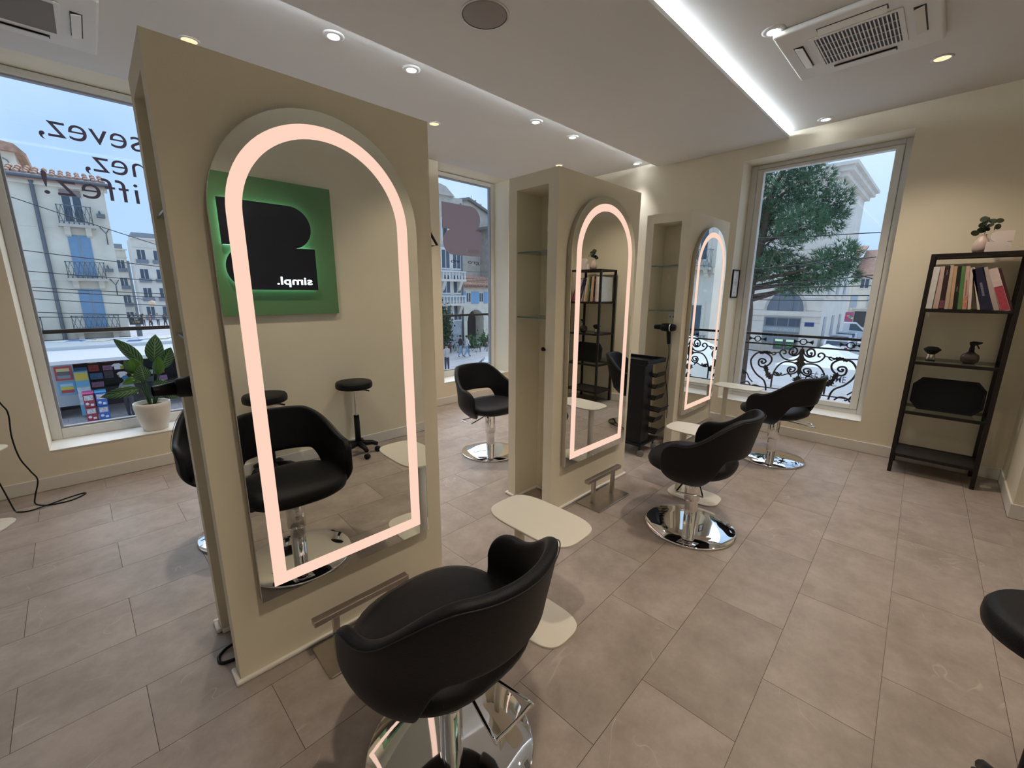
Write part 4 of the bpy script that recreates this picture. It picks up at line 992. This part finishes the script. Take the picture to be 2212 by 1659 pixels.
for k, y in enumerate((8.35, 7.5)):
    a_ = fbox(sb_, 'cash_machine', Yu(y+.4), Yu(y-.4), -3.3, -2.45, .061, .16, mat('atm_dark', (.08, .10, .10), .4), sh)
    fbox(sb_, 'screen', Yu(y+.22), Yu(y-.22), -3.05, -2.8, .161, .165, emis('atm_green', (.03, .25, .08), 1.0), a_); fbox(sb_, 'lit_sign', Yu(y+.3), Yu(y-.3), -2.6, -2.42, .161, .17, emis('atm_sign', (.55, .85, .72), .9), a_)
fbox(sb_, 'street_plaque', Yu(6.65), Yu(5.98), -1.2, -.85, 0, .03, mat('plaque_blue', (.03, .06, .20), .4))
# its flank along the side street: windows with pilasters on the end wall facing -y of the world
for k in range(3):
    bm = new(); xx = Yu(5.57); box(bm, (xx, 1.2+k*3.6, 1.5), (xx+.05, 2.4+k*3.6, 4.4)); w_ = obj('flank_window', bm, mat('flank_pane', (.34, .36, .39), .3), sb_)
    bm = new(); box(bm, (xx, .8+k*3.6, 1.2), (xx+.12, 2.8+k*3.6, 1.4)); box(bm, (xx, .8+k*3.6, 4.5), (xx+.2, 2.8+k*3.6, 4.75)); obj('flank_moulding', bm, M_stone, w_)
    bm = new(); box(bm, (xx, 1.2+k*3.6, -2.4), (xx+.05, 2.3+k*3.6, -.4)); obj('flank_window', bm, mat('flank_pane', (.34, .36, .39), .3), sb_)
# far houses closing the side street
fh = side_thing('distant cream houses with red tiled roofs at the end of the side street', 70)
fbox(fh, 'wall', Yu(14), Yu(7.3), ZS, 6.2, -6, 0, M_stucco); fbox(fh, 'wall', Yu(7.3), Yu(1.0), ZS, 4.0, -6, -.1, M_stucco)
bm = new(); prism([(-.5, 4.0), (6, 7.4), (6, 7.1), (-.5, 3.8)], Yu(7.2), Yu(1.0), 'yz', bm); obj('roof', bm, M_rooft, fh)
bm = new(); prism([(-.5, 6.2), (6, 8.0), (6, 7.8), (-.5, 6.0)], Yu(14), Yu(7.0), 'yz', bm); obj('roof', bm, M_rooft, fh)
for y in (6.1, 4.2, 2.4):
    window_unit(fh, Yu(y+.45), Yu(y-.45), 2.2, 3.5, False)
    for s in (-1, 1): fbox(fh, 'shutter', Yu(y)+s*.8-.3, Yu(y)+s*.8+.3, -.1, 1.45, -.1, -.02, mat('shutter_pale', (.42, .50, .58), .6))
fbox(fh, 'garage_door', Yu(6.6), Yu(5.0), -2.6, -.6, -.1, -.04, mat('garage_dark', (.06, .06, .065), .6)); fbox(fh, 'fascia_band', Yu(6.9), Yu(4.8), -.6, -.3, -.1, .06, M_stoned)
fbox(fh, 'chimney', Yu(8.4), Yu(7.9), 6.6, 8.2, -2, -1.4, mat('brick_red', (.48, .15, .09), .85))
random.seed(11)
gw = fbox(fh, 'graffiti_wall', Yu(8.6), Yu(6.7), -2.0, -.75, 0, .05, mat('graffiti_ground', (.40, .10, .22), .7))
for k in range(9):
    c = [(.75, .06, .12), (.85, .35, .05), (.1, .5, .55), (.8, .7, .2), (.7, .1, .45)][k % 5]; u = Yu(8.4)+k*.2; z = -1.1-random.random()*.6
    obj('graffiti_patch', prism([(u+p[0], z+p[1]) for p in superell(.16, .12, 2, 10)], -.07, -.05, 'xz'), mat('graffiti_%d' % (k % 5), c, .7), gw)
# facade across the side street, seen only in the far mirror
fm = thing('building', 'pale facade with iron balcony across the side street, seen in the far mirror', 'building', (24, -12, 0), -PI/2)
fbox(fm, 'wall', -4.5, 25, ZS, 9.0, -8, 0, M_stone); fbox(fm, 'string_course', -4.5, 25, 2.55, 2.85, 0, .25, M_stoned)
for u in range(0, 12):
    U = -3.6+u*2.4; window_unit(fm, U-.45, U+.45, 3.2, 5.4); balcony(fm, U-.75, U+.75, 2.85, 3.8, .5, 6); window_unit(fm, U-.45, U+.45, -1.8, .9)
    balcony(fm, U-.75, U+.75, -1.85, -.8, .25, 8, False)
    obj('wall_bracket', prism([(-.35, 2.55), (0, 2.55), (0, 1.5), (-.15, 1.6)], U+1.0, U+1.3, 'yz'), M_stone, fm)

# ================================================================== OUTSIDE: pine
random.seed(5)
pn = thing('pine_tree', 'dark green umbrella pine filling the left of the side window', 'tree', (23, 5.3, ZS))
M_bark = mat('pine_bark', (.09, .06, .045), .9, var=.3, scale=6)
obj('trunk', tube(spline([(0, 0, 0), (.1, .1, 2.5), (0, 0, 5), (-.2, -.3, 7.2), (-.2, -.5, 9.5)], 5), [.34-.011*i for i in range(21)], 10), M_bark, pn)
CL = []   # foliage lobes (world y, z at x~22)
for y, z, ry, rz in ((4.6, 6.2, 1.3, 1.0), (3.5, 6.3, 1.0, .8), (5.6, 5.5, 1.2, 1.2), (3.9, 5.1, 1.4, 1.1), (2.35, 5.25, .6, .85), (4.7, 4.0, 1.4, 1.1), (3.2, 4.4, 1.0, .8), (2.4, 4.5, .55, .6), (5.3, 2.9, 1.2, .8), (4.2, 2.7, 1.2, .8), (3.2, 2.4, 1.0, .6), (2.2, 2.7, .8, .65), (1.7, 3.1, .6, .6), (1.55, 2.3, .55, .45), (2.6, 1.95, .8, .4), (3.5, 1.75, .6, .35), (6.6, 4.2, 1.2, 1.5), (6.8, 6, 1.2, 1.2), (5.2, 7.4, 1.3, .8), (3.7, 7.4, .9, .7)):
    CL.append((random.uniform(-1.3, .6), y-5.3, z-ZS, ry, rz))
for cx, cy, cz, ry, rz in CL:
    obj('branch', tube(spline([(0, -.1, min(cz-.6, 8.5)), (cx*.5, cy*.5, cz-.35), (cx, cy, cz)], 3), [.09, .085, .08, .07, .05, .04, .03], 6), M_bark, pn)
verts, faces = [], []
for cx, cy, cz, ry, rz in CL:
    for k in range(int(300*ry*rz)+90):
        while True:
            p = Vector((random.uniform(-1, 1), random.uniform(-1, 1), random.uniform(-1, 1)))
            if .3 < p.length < 1: break
        c = Vector((cx+p.x*ry*.9, cy+p.y*ry, cz+p.z*rz)); out = (p+Vector((0, 0, .35))).normalized()
        for q in range(7):
            d = (out+Vector((random.gauss(0, .55), random.gauss(0, .55), random.gauss(0, .55)))).normalized(); s = d.cross(Vector((random.random(), random.random(), random.random()))).normalized()*.013
            L = random.uniform(.16, .34); i = len(verts); verts += [c-s, c+s, c+d*L]; faces.append((i, i+1, i+2))
me = bpy.data.meshes.new('needles'); me.from_pydata([tuple(v) for v in verts], [], faces); me.materials.append(mat('pine_needles', (.075, .165, .085), .7, var=.4, scale=1.2))
o = bpy.data.objects.new('needles', me); COL.objects.link(o); o.parent = pn; o['kind'] = 'stuff'
# dark cypress-like trunk at the left of the side window
stt = thing('street_tree', 'dark tree trunk at the left edge of the side window', 'tree', (20, 4.32, ZS)); obj('trunk', tube(spline([(0, 0, 0), (0, .02, 2.6), (0, .1, 4.2), (0, .08, 5.2)], 4), [.22, .22, .21, .2, .2, .2, .24, .25, .26, .24, .2, .15, .05], 10), M_bark, stt)
for k in range(3): obj('limb', tube(spline([(0, .08, 4.2+k*.3), (.2*(k-1), .3+.3*k, 5.2+k*.3), (.5*(k-1), .6+.4*k, 6.4)], 4), [.1, .09, .08, .07, .06, .05, .04, .03, .02], 6), M_bark, stt)

# ================================================================== OUTSIDE: parasol of the cafe
cu = thing('cafe_parasol', 'white cafe parasol with printed valance below the side window', 'parasol', (14.5, .77, ZS))
M_canvas = mat('canvas_white', (.88, .87, .86), .85, var=.04, scale=3)
hw = 1.55; zt, ze, zv = 3.55, 2.95, 2.30
bm = new(); apex = bm.verts.new((1.5, 0, zt)); C4 = [bm.verts.new(p) for p in ((0, 1.0, ze), (0, -1.0-.1, ze+.08), (3.0, -1.1, ze), (3.0, 1.0, ze))]
for i in range(4): bm.faces.new((C4[i], C4[(i+1) % 4], apex))
obj('canopy', bm, M_canvas, cu, solid=.01)
bm = new(); prism([(1.0, ze), (-1.1, ze+.08), (-1.12, zv+.12), (-.3, zv+.02), (.5, zv), (1.02, zv+.02)], -.012, 0, 'yz', bm); obj('valance', bm, M_canvas, cu)
for y0 in (1.01, -1.12): bm = new(); box(bm, (0, y0, zv+.05), (3, y0+.01, ze)); obj('valance', bm, M_canvas, cu)
obj('pole', tube([(1.5, 0, 0), (1.5, 0, zt)], .04, 10), M_zinc, cu)
M_ink = mat('print_ink', (.09, .09, .12), .7)
text('valance_text', 'CAFÉ PAUME', M_ink, .19, cu, frame_mat((-.0135, .32, zv+.33), (0, -1, 0), (0, 0, 1)), width=1.08, bold=.004)
text('valance_text', 'COMPTOIR MEDITERRANEEN', M_ink, .05, cu, frame_mat((-.0135, .18, zv+.2), (0, -1, 0), (0, 0, 1)), width=.75)
c2 = copy_tree(cu); [bpy.data.objects.remove(o) for o in list(c2.children) if o.name.startswith('valance_text')]; c2.location = (10.6, -2.9, ZS); c2.scale = (1, 1.3, 1.1); c2['label'] = 'white cafe parasol reflected in the far mirror'; c2['group'] = cu['group'] = 'cafe parasols'; c2.rotation_euler = (0, 0, -.4)
tag(obj('bistro_table', lathe([(0, 0), (.22, 0), (.22, .02), (.03, .04), (.03, .70), (.35, .71), (.35, .735), (0, .735)], 24, (11.6, -.25, ZS)), mat('table_wood', (.20, .14, .10), .5)), 'round brown bistro table on the street below the side window', 'table')

# ================================================================== OUTSIDE: vehicles
def car(label, loc, rz, col, L=4.2, Wc=1.75, van=False):
    t = thing('car', label, 'car', loc, rz, group='parked cars'); H = 1.9 if van else 1.45
    body = [(-L/2, .35), (-L/2, .8), (-L/2+.15, .95)] + ([(-L/2+.1, H), (L*.12, H), (L*.30, 1.05), (L/2-.1, .9)] if van else [(-L*.40, 1.0), (-L*.28, H), (L*.08, H), (L*.24, .98), (L/2-.15, .85)]) + [(L/2, .6), (L/2, .35)]
    P = mat('car_paint_'+'_'.join('%d' % (c*100) for c in col), col, .25, coat=.5)
    obj('body', prism(body, -Wc/2, Wc/2, 'xz'), P, t, bevel=.06, seg=2)
    gl = [(-.02 if van else -L*.27, 1.05 if not van else 1.15), (.0 if van else -L*.24, H-.1), (L*.10 if van else L*.07, H-.1), (L*.26 if van else L*.19, 1.05)]
    for s in (-1, 1): obj('side_window', prism(gl, s*(Wc/2+.004), s*(Wc/2+.012), 'xz'), M_bglass, t)
    bm = new(); x = -L/2+.1 if van else -L*.385
    if not van: bm = new(); prism([(x-.02, 1.0), (x+L*.11, H-.03), (x+L*.11-.03, H-.01), (x-.05, 1.02)], -Wc*.4, Wc*.4, 'xz', bm)
    else: box(bm, (x-.012, -Wc*.38, 1.1), (x, Wc*.38, 1.7))
    obj('rear_window', bm, M_bglass, t)
    for xx in (-L*.31, L*.31):
        for s in (-1, 1):
            w = obj('wheel', lathe([(0, -.1), (.30, -.1), (.33, -.07), (.33, .07), (.30, .1), (0, .1)], 20, axis='y'), mat('tyre', (.02, .02, .02), .8), t, loc=(xx, s*(Wc/2-.08), .33))
            obj('rim', lathe([(0, .101*s), (.2, .101*s), (.2, .108*s), (0, .108*s)], 14, axis='y'), M_brushed, w)
    for s in (-1, 1):
        bm = new(); box(bm, (-L/2-.012, s*Wc*.38-.1, .8), (-L/2, s*Wc*.38+.1, .95)); obj('tail_light', bm, mat('tail_red', (.45, .02, .02), .3), t)
    return t
car('white van parked across the end of the side street', (57, 5.3, ZS+.3), -PI/2+.15, (.62, .66, .72), 4.6, 1.8, True)
car('silver car parked first in the side street row', (49, 4.9, ZS), .08, (.55, .60, .66))
car('white car parked behind the silver car in the side street', (44, 4.3, ZS), .08, (.72, .74, .78))
car('light blue car parked farthest along the side street row', (53.5, 5.0, ZS), .08, (.45, .55, .66))
car('white car with a dark roof box below the narrow back window', (15.9, 15.3, ZS), -.776, (.75, .78, .80))

# ================================================================== OUTSIDE: kiosk
kk = thing('newsstand_kiosk', 'street newsstand kiosk with white awning and posters below the left window', 'kiosk', (0, 22.6, ZS)); kk.scale = (1.13, 1.13, .9)
KD = mat('kiosk_dark', (.04, .04, .05), .6); KG = mat('kiosk_grey', (.40, .42, .44), .5)
bm = new(); box(bm, (-1.75, 2.2, 0), (2.3, 2.3, 3.0)); obj('rear_wall', bm, KD, kk)
for x in (-1.75, 2.2): bm = new(); box(bm, (x, 0, 0), (x+.1, 2.2, 3.0)); obj('side_wall', bm, KG, kk)
bm = new(); box(bm, (-2.0, -.3, 3.0), (2.5, 2.5, 3.25)); obj('roof', bm, mat('kiosk_roof', (.55, .58, .60), .5), kk, bevel=.05)
random.seed(2)
for k in range(9):
    bm = new(); x = -1.6+k*.42; y = random.uniform(.2, 1.8); box(bm, (0, 0, 0), (random.uniform(.4, .9), random.uniform(.3, .6), .02)); obj('roof_sheet', bm, mat('sheet_%d' % (k % 4), [(.75, .76, .78), (.05, .16, .42), (.70, .71, .72), (.72, .6, .4)][k % 4], .6), kk, loc=(x, y, 3.252+.002*k), rot=(0, 0, random.uniform(-.6, .6)))
bm = new(); prism([(-2.55, 2.94), (.0, 3.10), (.0, 3.06), (-2.52, 2.90)], -1.78, 2.1, 'yz', bm); obj('awning', bm, mat('awning_white', (.70, .69, .71), .8), kk)
bm = new(); box(bm, (-1.78, -2.56, 2.80), (2.1, -2.54, 2.94)); obj('awning_valance', bm, mat('awning_white', (.7, .69, .71), .8), kk)
bm = new(); box(bm, (-1.7, 1.6, .0), (2.1, 2.15, .9)); obj('counter', bm, KD, kk)
def poster(x, z, w, h, cols, y=-.085):
    p = obj('poster', cbox((x, y, z), (w, .03, h)), mat('poster_%d' % len(MATS), cols[0], .5), kk)
    for i, c in enumerate(cols[1:]):
        bm = new(); box(bm, (x-w*.38, y-.022, z-h*.38+h*.76*i/(len(cols)-1)), (x+w*.38, y-.016, z-h*.38+h*.76*(i+.9)/(len(cols)-1))); obj('poster_print', bm, mat('poster_ink_%d' % len(MATS), c, .5), p)
poster(-1.30, 2.05, .42, .62, [(.50, .06, .06), (.25, .28, .32), (.10, .12, .15), (.60, .55, .25)]); poster(-1.28, 1.38, .42, .56, [(.15, .38, .58), (.55, .05, .05), (.65, .55, .05), (.45, .6, .65)])
bm = new(); box(bm, (-1.6, -.06, .55), (-1.04, .02, 2.7)); obj('poster_stand', bm, KG, kk)
for zz in range(5):
    for xx in range(8):
        if random.random() < .85:
            c = random.choice([(.55, .08, .08), (.7, .6, .1), (.1, .25, .5), (.6, .6, .62), (.08, .3, .3), (.5, .25, .45), (.65, .35, .1), (.12, .12, .15)])
            bm = new(); box(bm, (0, 0, 0), (random.uniform(.22, .38), .03, random.uniform(.2, .36))); obj('magazine', bm, mat('magazine_%d' % (zz*8+xx), c, .5, var=.4, scale=14), kk, loc=(-1.1+xx*.40, 1.55, .95+zz*.40), rot=(-.25, 0, 0))
for k, (x, z, c) in enumerate(((.1, 2.15, (.8, .8, .82)), (.42, 2.12, (.75, .12, .14)), (.2, 1.75, (.78, .78, .8)))):
    obj('hanging_jersey', prism([(x-.08, z-.14), (x+.08, z-.14), (x+.09, z+.04), (x+.13, z-.01), (x+.15, z+.06), (x+.07, z+.14), (x-.07, z+.14), (x-.15, z+.06), (x-.13, z-.01), (x-.09, z+.04)], -.05, -.02, 'xz'), mat('jersey_%d' % k, c, .7), kk)
bm = new(); box(bm, (-1.05, -.3, .1), (-.7, .1, 2.1)); sd_ = obj('display_column', bm, mat('display_blue', (.16, .42, .62), .5), kk); bm = new(); box(bm, (-1.04, -.31, 1.7), (-.71, -.301, 2.05)); obj('display_header', bm, mat('display_yellow', (.65, .5, .08), .5), sd_)
bm = new(); box(bm, (-1.04, -.31, .6), (-.71, -.301, 1.4)); obj('display_print', bm, mat('display_white', (.6, .65, .7), .5, var=.3, scale=6), sd_)
def vending(x, col, col2, label):
    t = thing('toy_dispenser', label, 'vending machine', (x, 20.7, ZS), group='capsule toy dispensers')
    for k in range(2):
        z = .2+k*.52
        b = obj('cabinet', cbox((0, 0, z+.26), (.30, .34, .5)), mat('cab_'+label[:4], col, .4), t, bevel=.015)
        bm = new(); box(bm, (-.12, -.176, z+.28), (.12, -.171, z+.47)); obj('window_print', bm, mat('capsules_'+label[:4], (.55, .5, .5), .4, var=.5, scale=25), b)
        obj('coin_knob', lathe([(0, -.20), (.05, -.20), (.055, -.171), (0, -.171)], 12, (-.06, 0, z+.15), axis='y'), mat('knob_white', (.7, .7, .72), .4), b)
        bm = new(); box(bm, (.02, -.18, z+.06), (.11, -.171, z+.14)); obj('chute', bm, mat('knob_white', (.7, .7, .72), .4), b)
    bm = new(); box(bm, (-.16, -.19, 1.25), (.16, .17, 1.32)); obj('top_cap', bm, mat('capA_'+label[:4], col2, .4), t)
    bm = new(); box(bm, (-.16, -.24, 0), (.16, .17, .2)); obj('foot', bm, mat('capA_'+label[:4], col2, .4), t)
vending(-.86, (.32, .03, .05), (.80, .12, .38), 'pink and red stacked capsule toy dispenser at the kiosk'); vending(-.52, (.04, .12, .42), (.08, .42, .75), 'blue stacked capsule toy dispenser at the kiosk')
# street sign board
sn = thing('sign_board', 'black board reading PLACE DE L OR beyond the left window', 'sign', (1.0, 26, 0))
bm = new(); box(bm, (-.1, 0, -.15), (.42, .05, .34)); obj('board', bm, mat('board_black', (.03, .03, .035), .5), sn); bm = new(); box(bm, (.1, .01, ZS), (.2, .06, -.15)); obj('post', bm, M_zinc, sn)
for k, (s, w, c) in enumerate((('PLACE', .36, (.7, .7, .72)), ('DE', .14, (.7, .7, .72)), ("L'OR", .26, (.75, .5, .15)))): text('board_text', s, mat('board_ink_%d' % k, c, .5), .085, sn, frame_mat((.16-w/2, -.002, .21-k*.14), (1, 0, 0), (0, 0, 1)), width=w)

# ================================================================== OUTSIDE: people
def person(label, loc, rz, top, legs, hair, walk=0.3, h=1.7, lean=0.0, arms=.2, cap=None):
    t = thing('person', label, 'person', loc, rz, group='people in the street')
    k = h/1.75
    V = [(0, 0, .95), (0, .01+lean*.3, 1.2), (0, .01+lean*.7, 1.42), (0, lean*.9, 1.52), (0, -.02+lean, 1.62), (0, -.01+lean, 1.74),
         (.09, 0, .9), (.10, -.06*walk*3, .5), (.10, -.28*walk, .08), (.10, -.28*walk-.12, .05), (-.09, 0, .9), (-.10, .08*walk, .5), (-.10, .32*walk, .09), (-.10, .32*walk-.12, .05),
         (.19, lean*.7, 1.40), (.25, .02+arms*.3+lean*.6, 1.13), (.23, -.12+lean*.6, .92), (-.19, lean*.7, 1.40), (-.25, -arms*.4+lean*.6, 1.13), (-.23, -.1-arms*.6+lean*.6, .95)]
    E_ = [(0, 1), (1, 2), (2, 3), (3, 4), (4, 5), (0, 6), (6, 7), (7, 8), (8, 9), (0, 10), (10, 11), (11, 12), (12, 13), (2, 14), (14, 15), (15, 16), (2, 17), (17, 18), (18, 19)]
    R_ = [.15, .14, .15, .06, .095, .085, .10, .075, .05, .045, .10, .075, .05, .045, .075, .052, .04, .075, .052, .04]
    me = bpy.data.meshes.new('body'); me.from_pydata([tuple(c*k for c in v) for v in V], E_, [])
    o = bpy.data.objects.new('body_src', me); COL.objects.link(o)
    o.modifiers.new('k', 'SKIN'); 
    for i, sv in enumerate(me.skin_vertices[0].data): sv.radius = (R_[i]*k, R_[i]*k*(.75 if i in (0, 1, 2) else 1)); sv.use_root = (i == 0)
    d = o.modifiers.new('u', 'SUBSURF'); d.levels = 1; d.render_levels = 1
    dg = bpy.context.evaluated_depsgraph_get(); m2 = bpy.data.meshes.new_from_object(o.evaluated_get(dg)); bpy.data.objects.remove(o)
    m2.materials.clear()
    for mm in (mat('skin', (.45, .27, .20), .6), top, legs, mat('shoe_dark', (.04, .04, .045), .6)): m2.materials.append(mm)
    for p in m2.polygons:
        p.use_smooth = True; c = p.center/k
        p.material_index = 3 if c.z < .11 else (2 if c.z < .93 and abs(c.x) < .19 else (1 if c.z < 1.50 and not (abs(c.x) > .19 and c.z < .98) else 0))
    b = bpy.data.objects.new('body', m2); COL.objects.link(b); b.parent = t
    obj('hair', lathe([(0, -.02), (.09, -.02), (.102, .03), (.09, .09), (.05, .12), (0, .125)], 14, (0, lean+.012, 1.66)), hair, t).scale = (k, k, k)
    return t
C_ = lambda n, c: mat('cloth_'+n, c, .85, var=.1, scale=12)
person('person in grey jumper and dark trousers browsing at the kiosk', (.25, 21.15, ZS), 2.6, C_('grey', (.25, .27, .29)), C_('dark', (.06, .06, .07)), C_('cap_blue', (.06, .16, .36)), .15, 1.68, -.06)
person('person in white coat and blue jeans walking past the bicycles', (20.7, 24.85, ZS), 1.35, C_('white', (.62, .60, .58)), C_('jeans', (.20, .34, .50)), C_('hair_dark', (.02, .016, .014)), 1.0, 1.72)
person('person in black walking beside the white coat', (20.35, 25.2, ZS), 1.35, C_('black', (.03, .03, .035)), C_('jeans', (.2, .34, .5)), C_('hair_dark', (.02, .016, .014)), .8, 1.74)
person('person in pale hooded jacket standing nearest the narrow back window', (15.9, 20.9, ZS), PI, C_('beige', (.50, .46, .42)), C_('dark', (.06, .06, .07)), C_('hair_dark', (.02, .016, .014)), .1, 1.75)
cols = [((.05, .05, .06), 'charcoal'), ((.45, .35, .26), 'camel'), ((.30, .18, .16), 'rust'), ((.10, .14, .25), 'navy'), ((.5, .5, .52), 'pale grey'), ((.04, .05, .05), 'black'), ((.35, .30, .28), 'taupe')]
for i, (c, n) in enumerate(cols):
    person('distant pedestrian in %s coat in the square beyond the sign board' % n, (4.1+i*.55, 84-(i % 3)*3, ZS), 2+i, C_(n.replace(' ', '_'), c), C_('dark', (.06, .06, .07)), C_('hair_dark', (.02, .016, .014)), .5, 1.8)
person('person in light blue cap seated low by the bistro table', (11.2, -.55, ZS), 1.0, C_('blue_pale', (.35, .42, .52)), C_('dark', (.06, .06, .07)), C_('cap_pale', (.5, .55, .65)), .1, 1.5)

# ================================================================== OUTSIDE: bicycles, shrubs, wires, lamp post
def bicycle(label, loc, rz, col):
    t = thing('bicycle', label, 'bicycle', loc, rz, group='parked bicycles')
    for x in (-.5, .5):
        obj('wheel', tube([(x+.33*math.cos(2*PI*i/20), 0, .35+.33*math.sin(2*PI*i/20)) for i in range(20)], .022, 5, closed=True), mat('tyre', (.02, .02, .02), .8), t)
    obj('frame', tube([(-.5, 0, .35), (-.1, 0, .33), (.38, 0, .85), (-.2, 0, .85), (-.1, 0, .33), (-.2, 0, .85), (-.5, 0, .35)], .02, 5), mat('bike_'+label[:6], col, .4), t)
    obj('fork', tube([(.5, 0, .35), (.38, 0, .85), (.36, 0, 1.0)], .018, 5), M_zinc, t); obj('handlebar', tube([(.3, -.25, 1.02), (.36, 0, 1.0), (.3, .25, 1.02)], .015, 5), M_blackplastic, t)
    obj('saddle', lathe([(0, .87), (.09, .88), (.1, .92), (0, .94)], 10, (-.22, 0, 0)), M_blackplastic, t)
bc = [('black', (.03, .03, .03)), ('red', (.35, .05, .05)), ('white', (.6, .6, .6)), ('blue', (.08, .18, .4)), ('grey', (.2, .2, .22)), ('green', (.08, .25, .12)), ('silver', (.5, .5, .5)), ('brown', (.2, .1, .06))]
for i, (n, c) in enumerate(bc): bicycle('%s bicycle in the rack below the archway house' % n, (20.7+i*.52, 28.0-i*.18, ZS), .9+.15*(i % 3), c)
def shrub(label, loc, r, h, n, m, trunk=0.0):
    t = thing('shrub', label, 'shrub', loc); v, f = [], []
    for k in range(n):
        p = Vector((random.gauss(0, .45), random.gauss(0, .45), random.gauss(0, .45)))
        c = Vector((p.x*r, p.y*r, h/2+trunk+p.z*h)); d = Vector((random.gauss(0, 1), random.gauss(0, 1), random.gauss(.3, 1))).normalized()*.32; s = d.cross(Vector((0, 0, 1))).normalized()*.09
        i = len(v); v += [c, c+d*.5+s, c+d, c+d*.5-s]; f.append((i, i+1, i+2, i+3))
    me = bpy.data.meshes.new('foliage'); me.from_pydata([tuple(x) for x in v], [], f); me.materials.append(m); o = bpy.data.objects.new('foliage', me); COL.objects.link(o); o.parent = t; o['kind'] = 'stuff'
    obj('stem', tube([(0, 0, 0), (0, 0, h*.5+trunk)], .05, 6), M_bark, t)
M_shrub = mat('shrub_green', (.035, .085, .04), .7, var=.3, scale=2)
shrub('dark rounded shrub at the foot of the painted facade', (21.5, 29.1, ZS), .75, 1.9, 1500, M_shrub, .9)
shrub('low green planting in front of the archway', (26.6, 29.6, ZS), .7, .8, 400, mat('shrub_bright', (.07, .17, .05), .7, var=.3, scale=2)); shrub('second low green planting nearer the painted facade', (24.9, 29.2, ZS), .6, .7, 350, mat('shrub_bright', (.07, .17, .05), .7))
def wire(label, a, b, sag, r=.012):
    a, b = Vector(a), Vector(b); tag(obj('overhead_wire', tube([a.lerp(b, i/12)-Vector((0, 0, sag*4*(i/12)*(1-i/12))) for i in range(13)], r, 5), M_iron), label, 'wire', 'overhead tram wires')
for i, (y, z0, z1) in enumerate(((16, 4.35, 1.9), (15, 2.7, 2.15), (15.5, 2.15, 1.85), (15, 1.72, 1.45), (15, 1.64, 1.3), (16, 1.42, .95), (15.5, 1.05, .7), (15, .92, .75))):
    wire(('long sloping overhead wire crossing the cream house roofline', 'highest level overhead wire across the cream house', 'second level overhead wire across the cream house', 'third level overhead wire across the cream house', 'fourth level overhead wire across the cream house', 'fifth overhead wire across the blue shutters', 'sixth overhead wire across the lower balcony', 'lowest overhead wire across the cream house')[i], (-4, y, z0+(z0-z1)*.2), (6, y+2, z1-.2), .12)
for i, (z0, z1) in enumerate(((3.44, 3.7), (2.48, 2.86), (2.08, 2.11))): wire(('upper', 'middle', 'lower')[i]+' overhead wire across the painted facade and archway house', (20.5, 29.95, z0), (31.9, 33.95, z1), .05, .02)
for i, (a, b) in enumerate((((13, 5, 3.1), (19, -3.5, 3.5)), ((13, 5, 2.0), (19, -3.5, 3.1)), ((13, 4, 1.55), (19, -3, 2.55)), ((13, 4, 1.7), (19, -3, 1.9)), ((13, 4, 1.5), (19, -3, 1.55)), ((13, 4, 1.35), (19, -3, 1.4)), ((13, 3.5, 3.4), (17, -1.5, 1.4)))):
    wire('overhead wire %s across the pine and side street' % ('at the very top', 'rising to the right', 'rising gently', 'nearly level and highest', 'nearly level in the middle', 'nearly level and lowest', 'falling steeply to the right')[i], a, b, .1, .014)
lp = thing('street_lamp', 'slim grey street pole with lamp in the square beyond the sign board', 'street lamp', (2.6, 52, ZS)); obj('pole', tube([(0, 0, 0), (0, 0, 7.8)], .11, 8), M_zinc, lp); obj('lantern', lathe([(0, 3.6), (.22, 3.7), (.25, 4.1), (0, 4.2)], 10, (1.2, 0, 0)), mat('lantern_glow', (.8, .6, .4), .4), lp); obj('arm', tube([(0, 0, 4.4), (1.2, 0, 4.25)], .04, 6), M_zinc, lp)

S.cycles.max_bounces = 7; S.cycles.diffuse_bounces = 4; S.cycles.glossy_bounces = 4; S.cycles.transparent_max_bounces = 12; S.cycles.caustics_reflective = False; S.cycles.caustics_refractive = False
S.cycles.use_adaptive_sampling = True; S.cycles.adaptive_threshold = 0.04
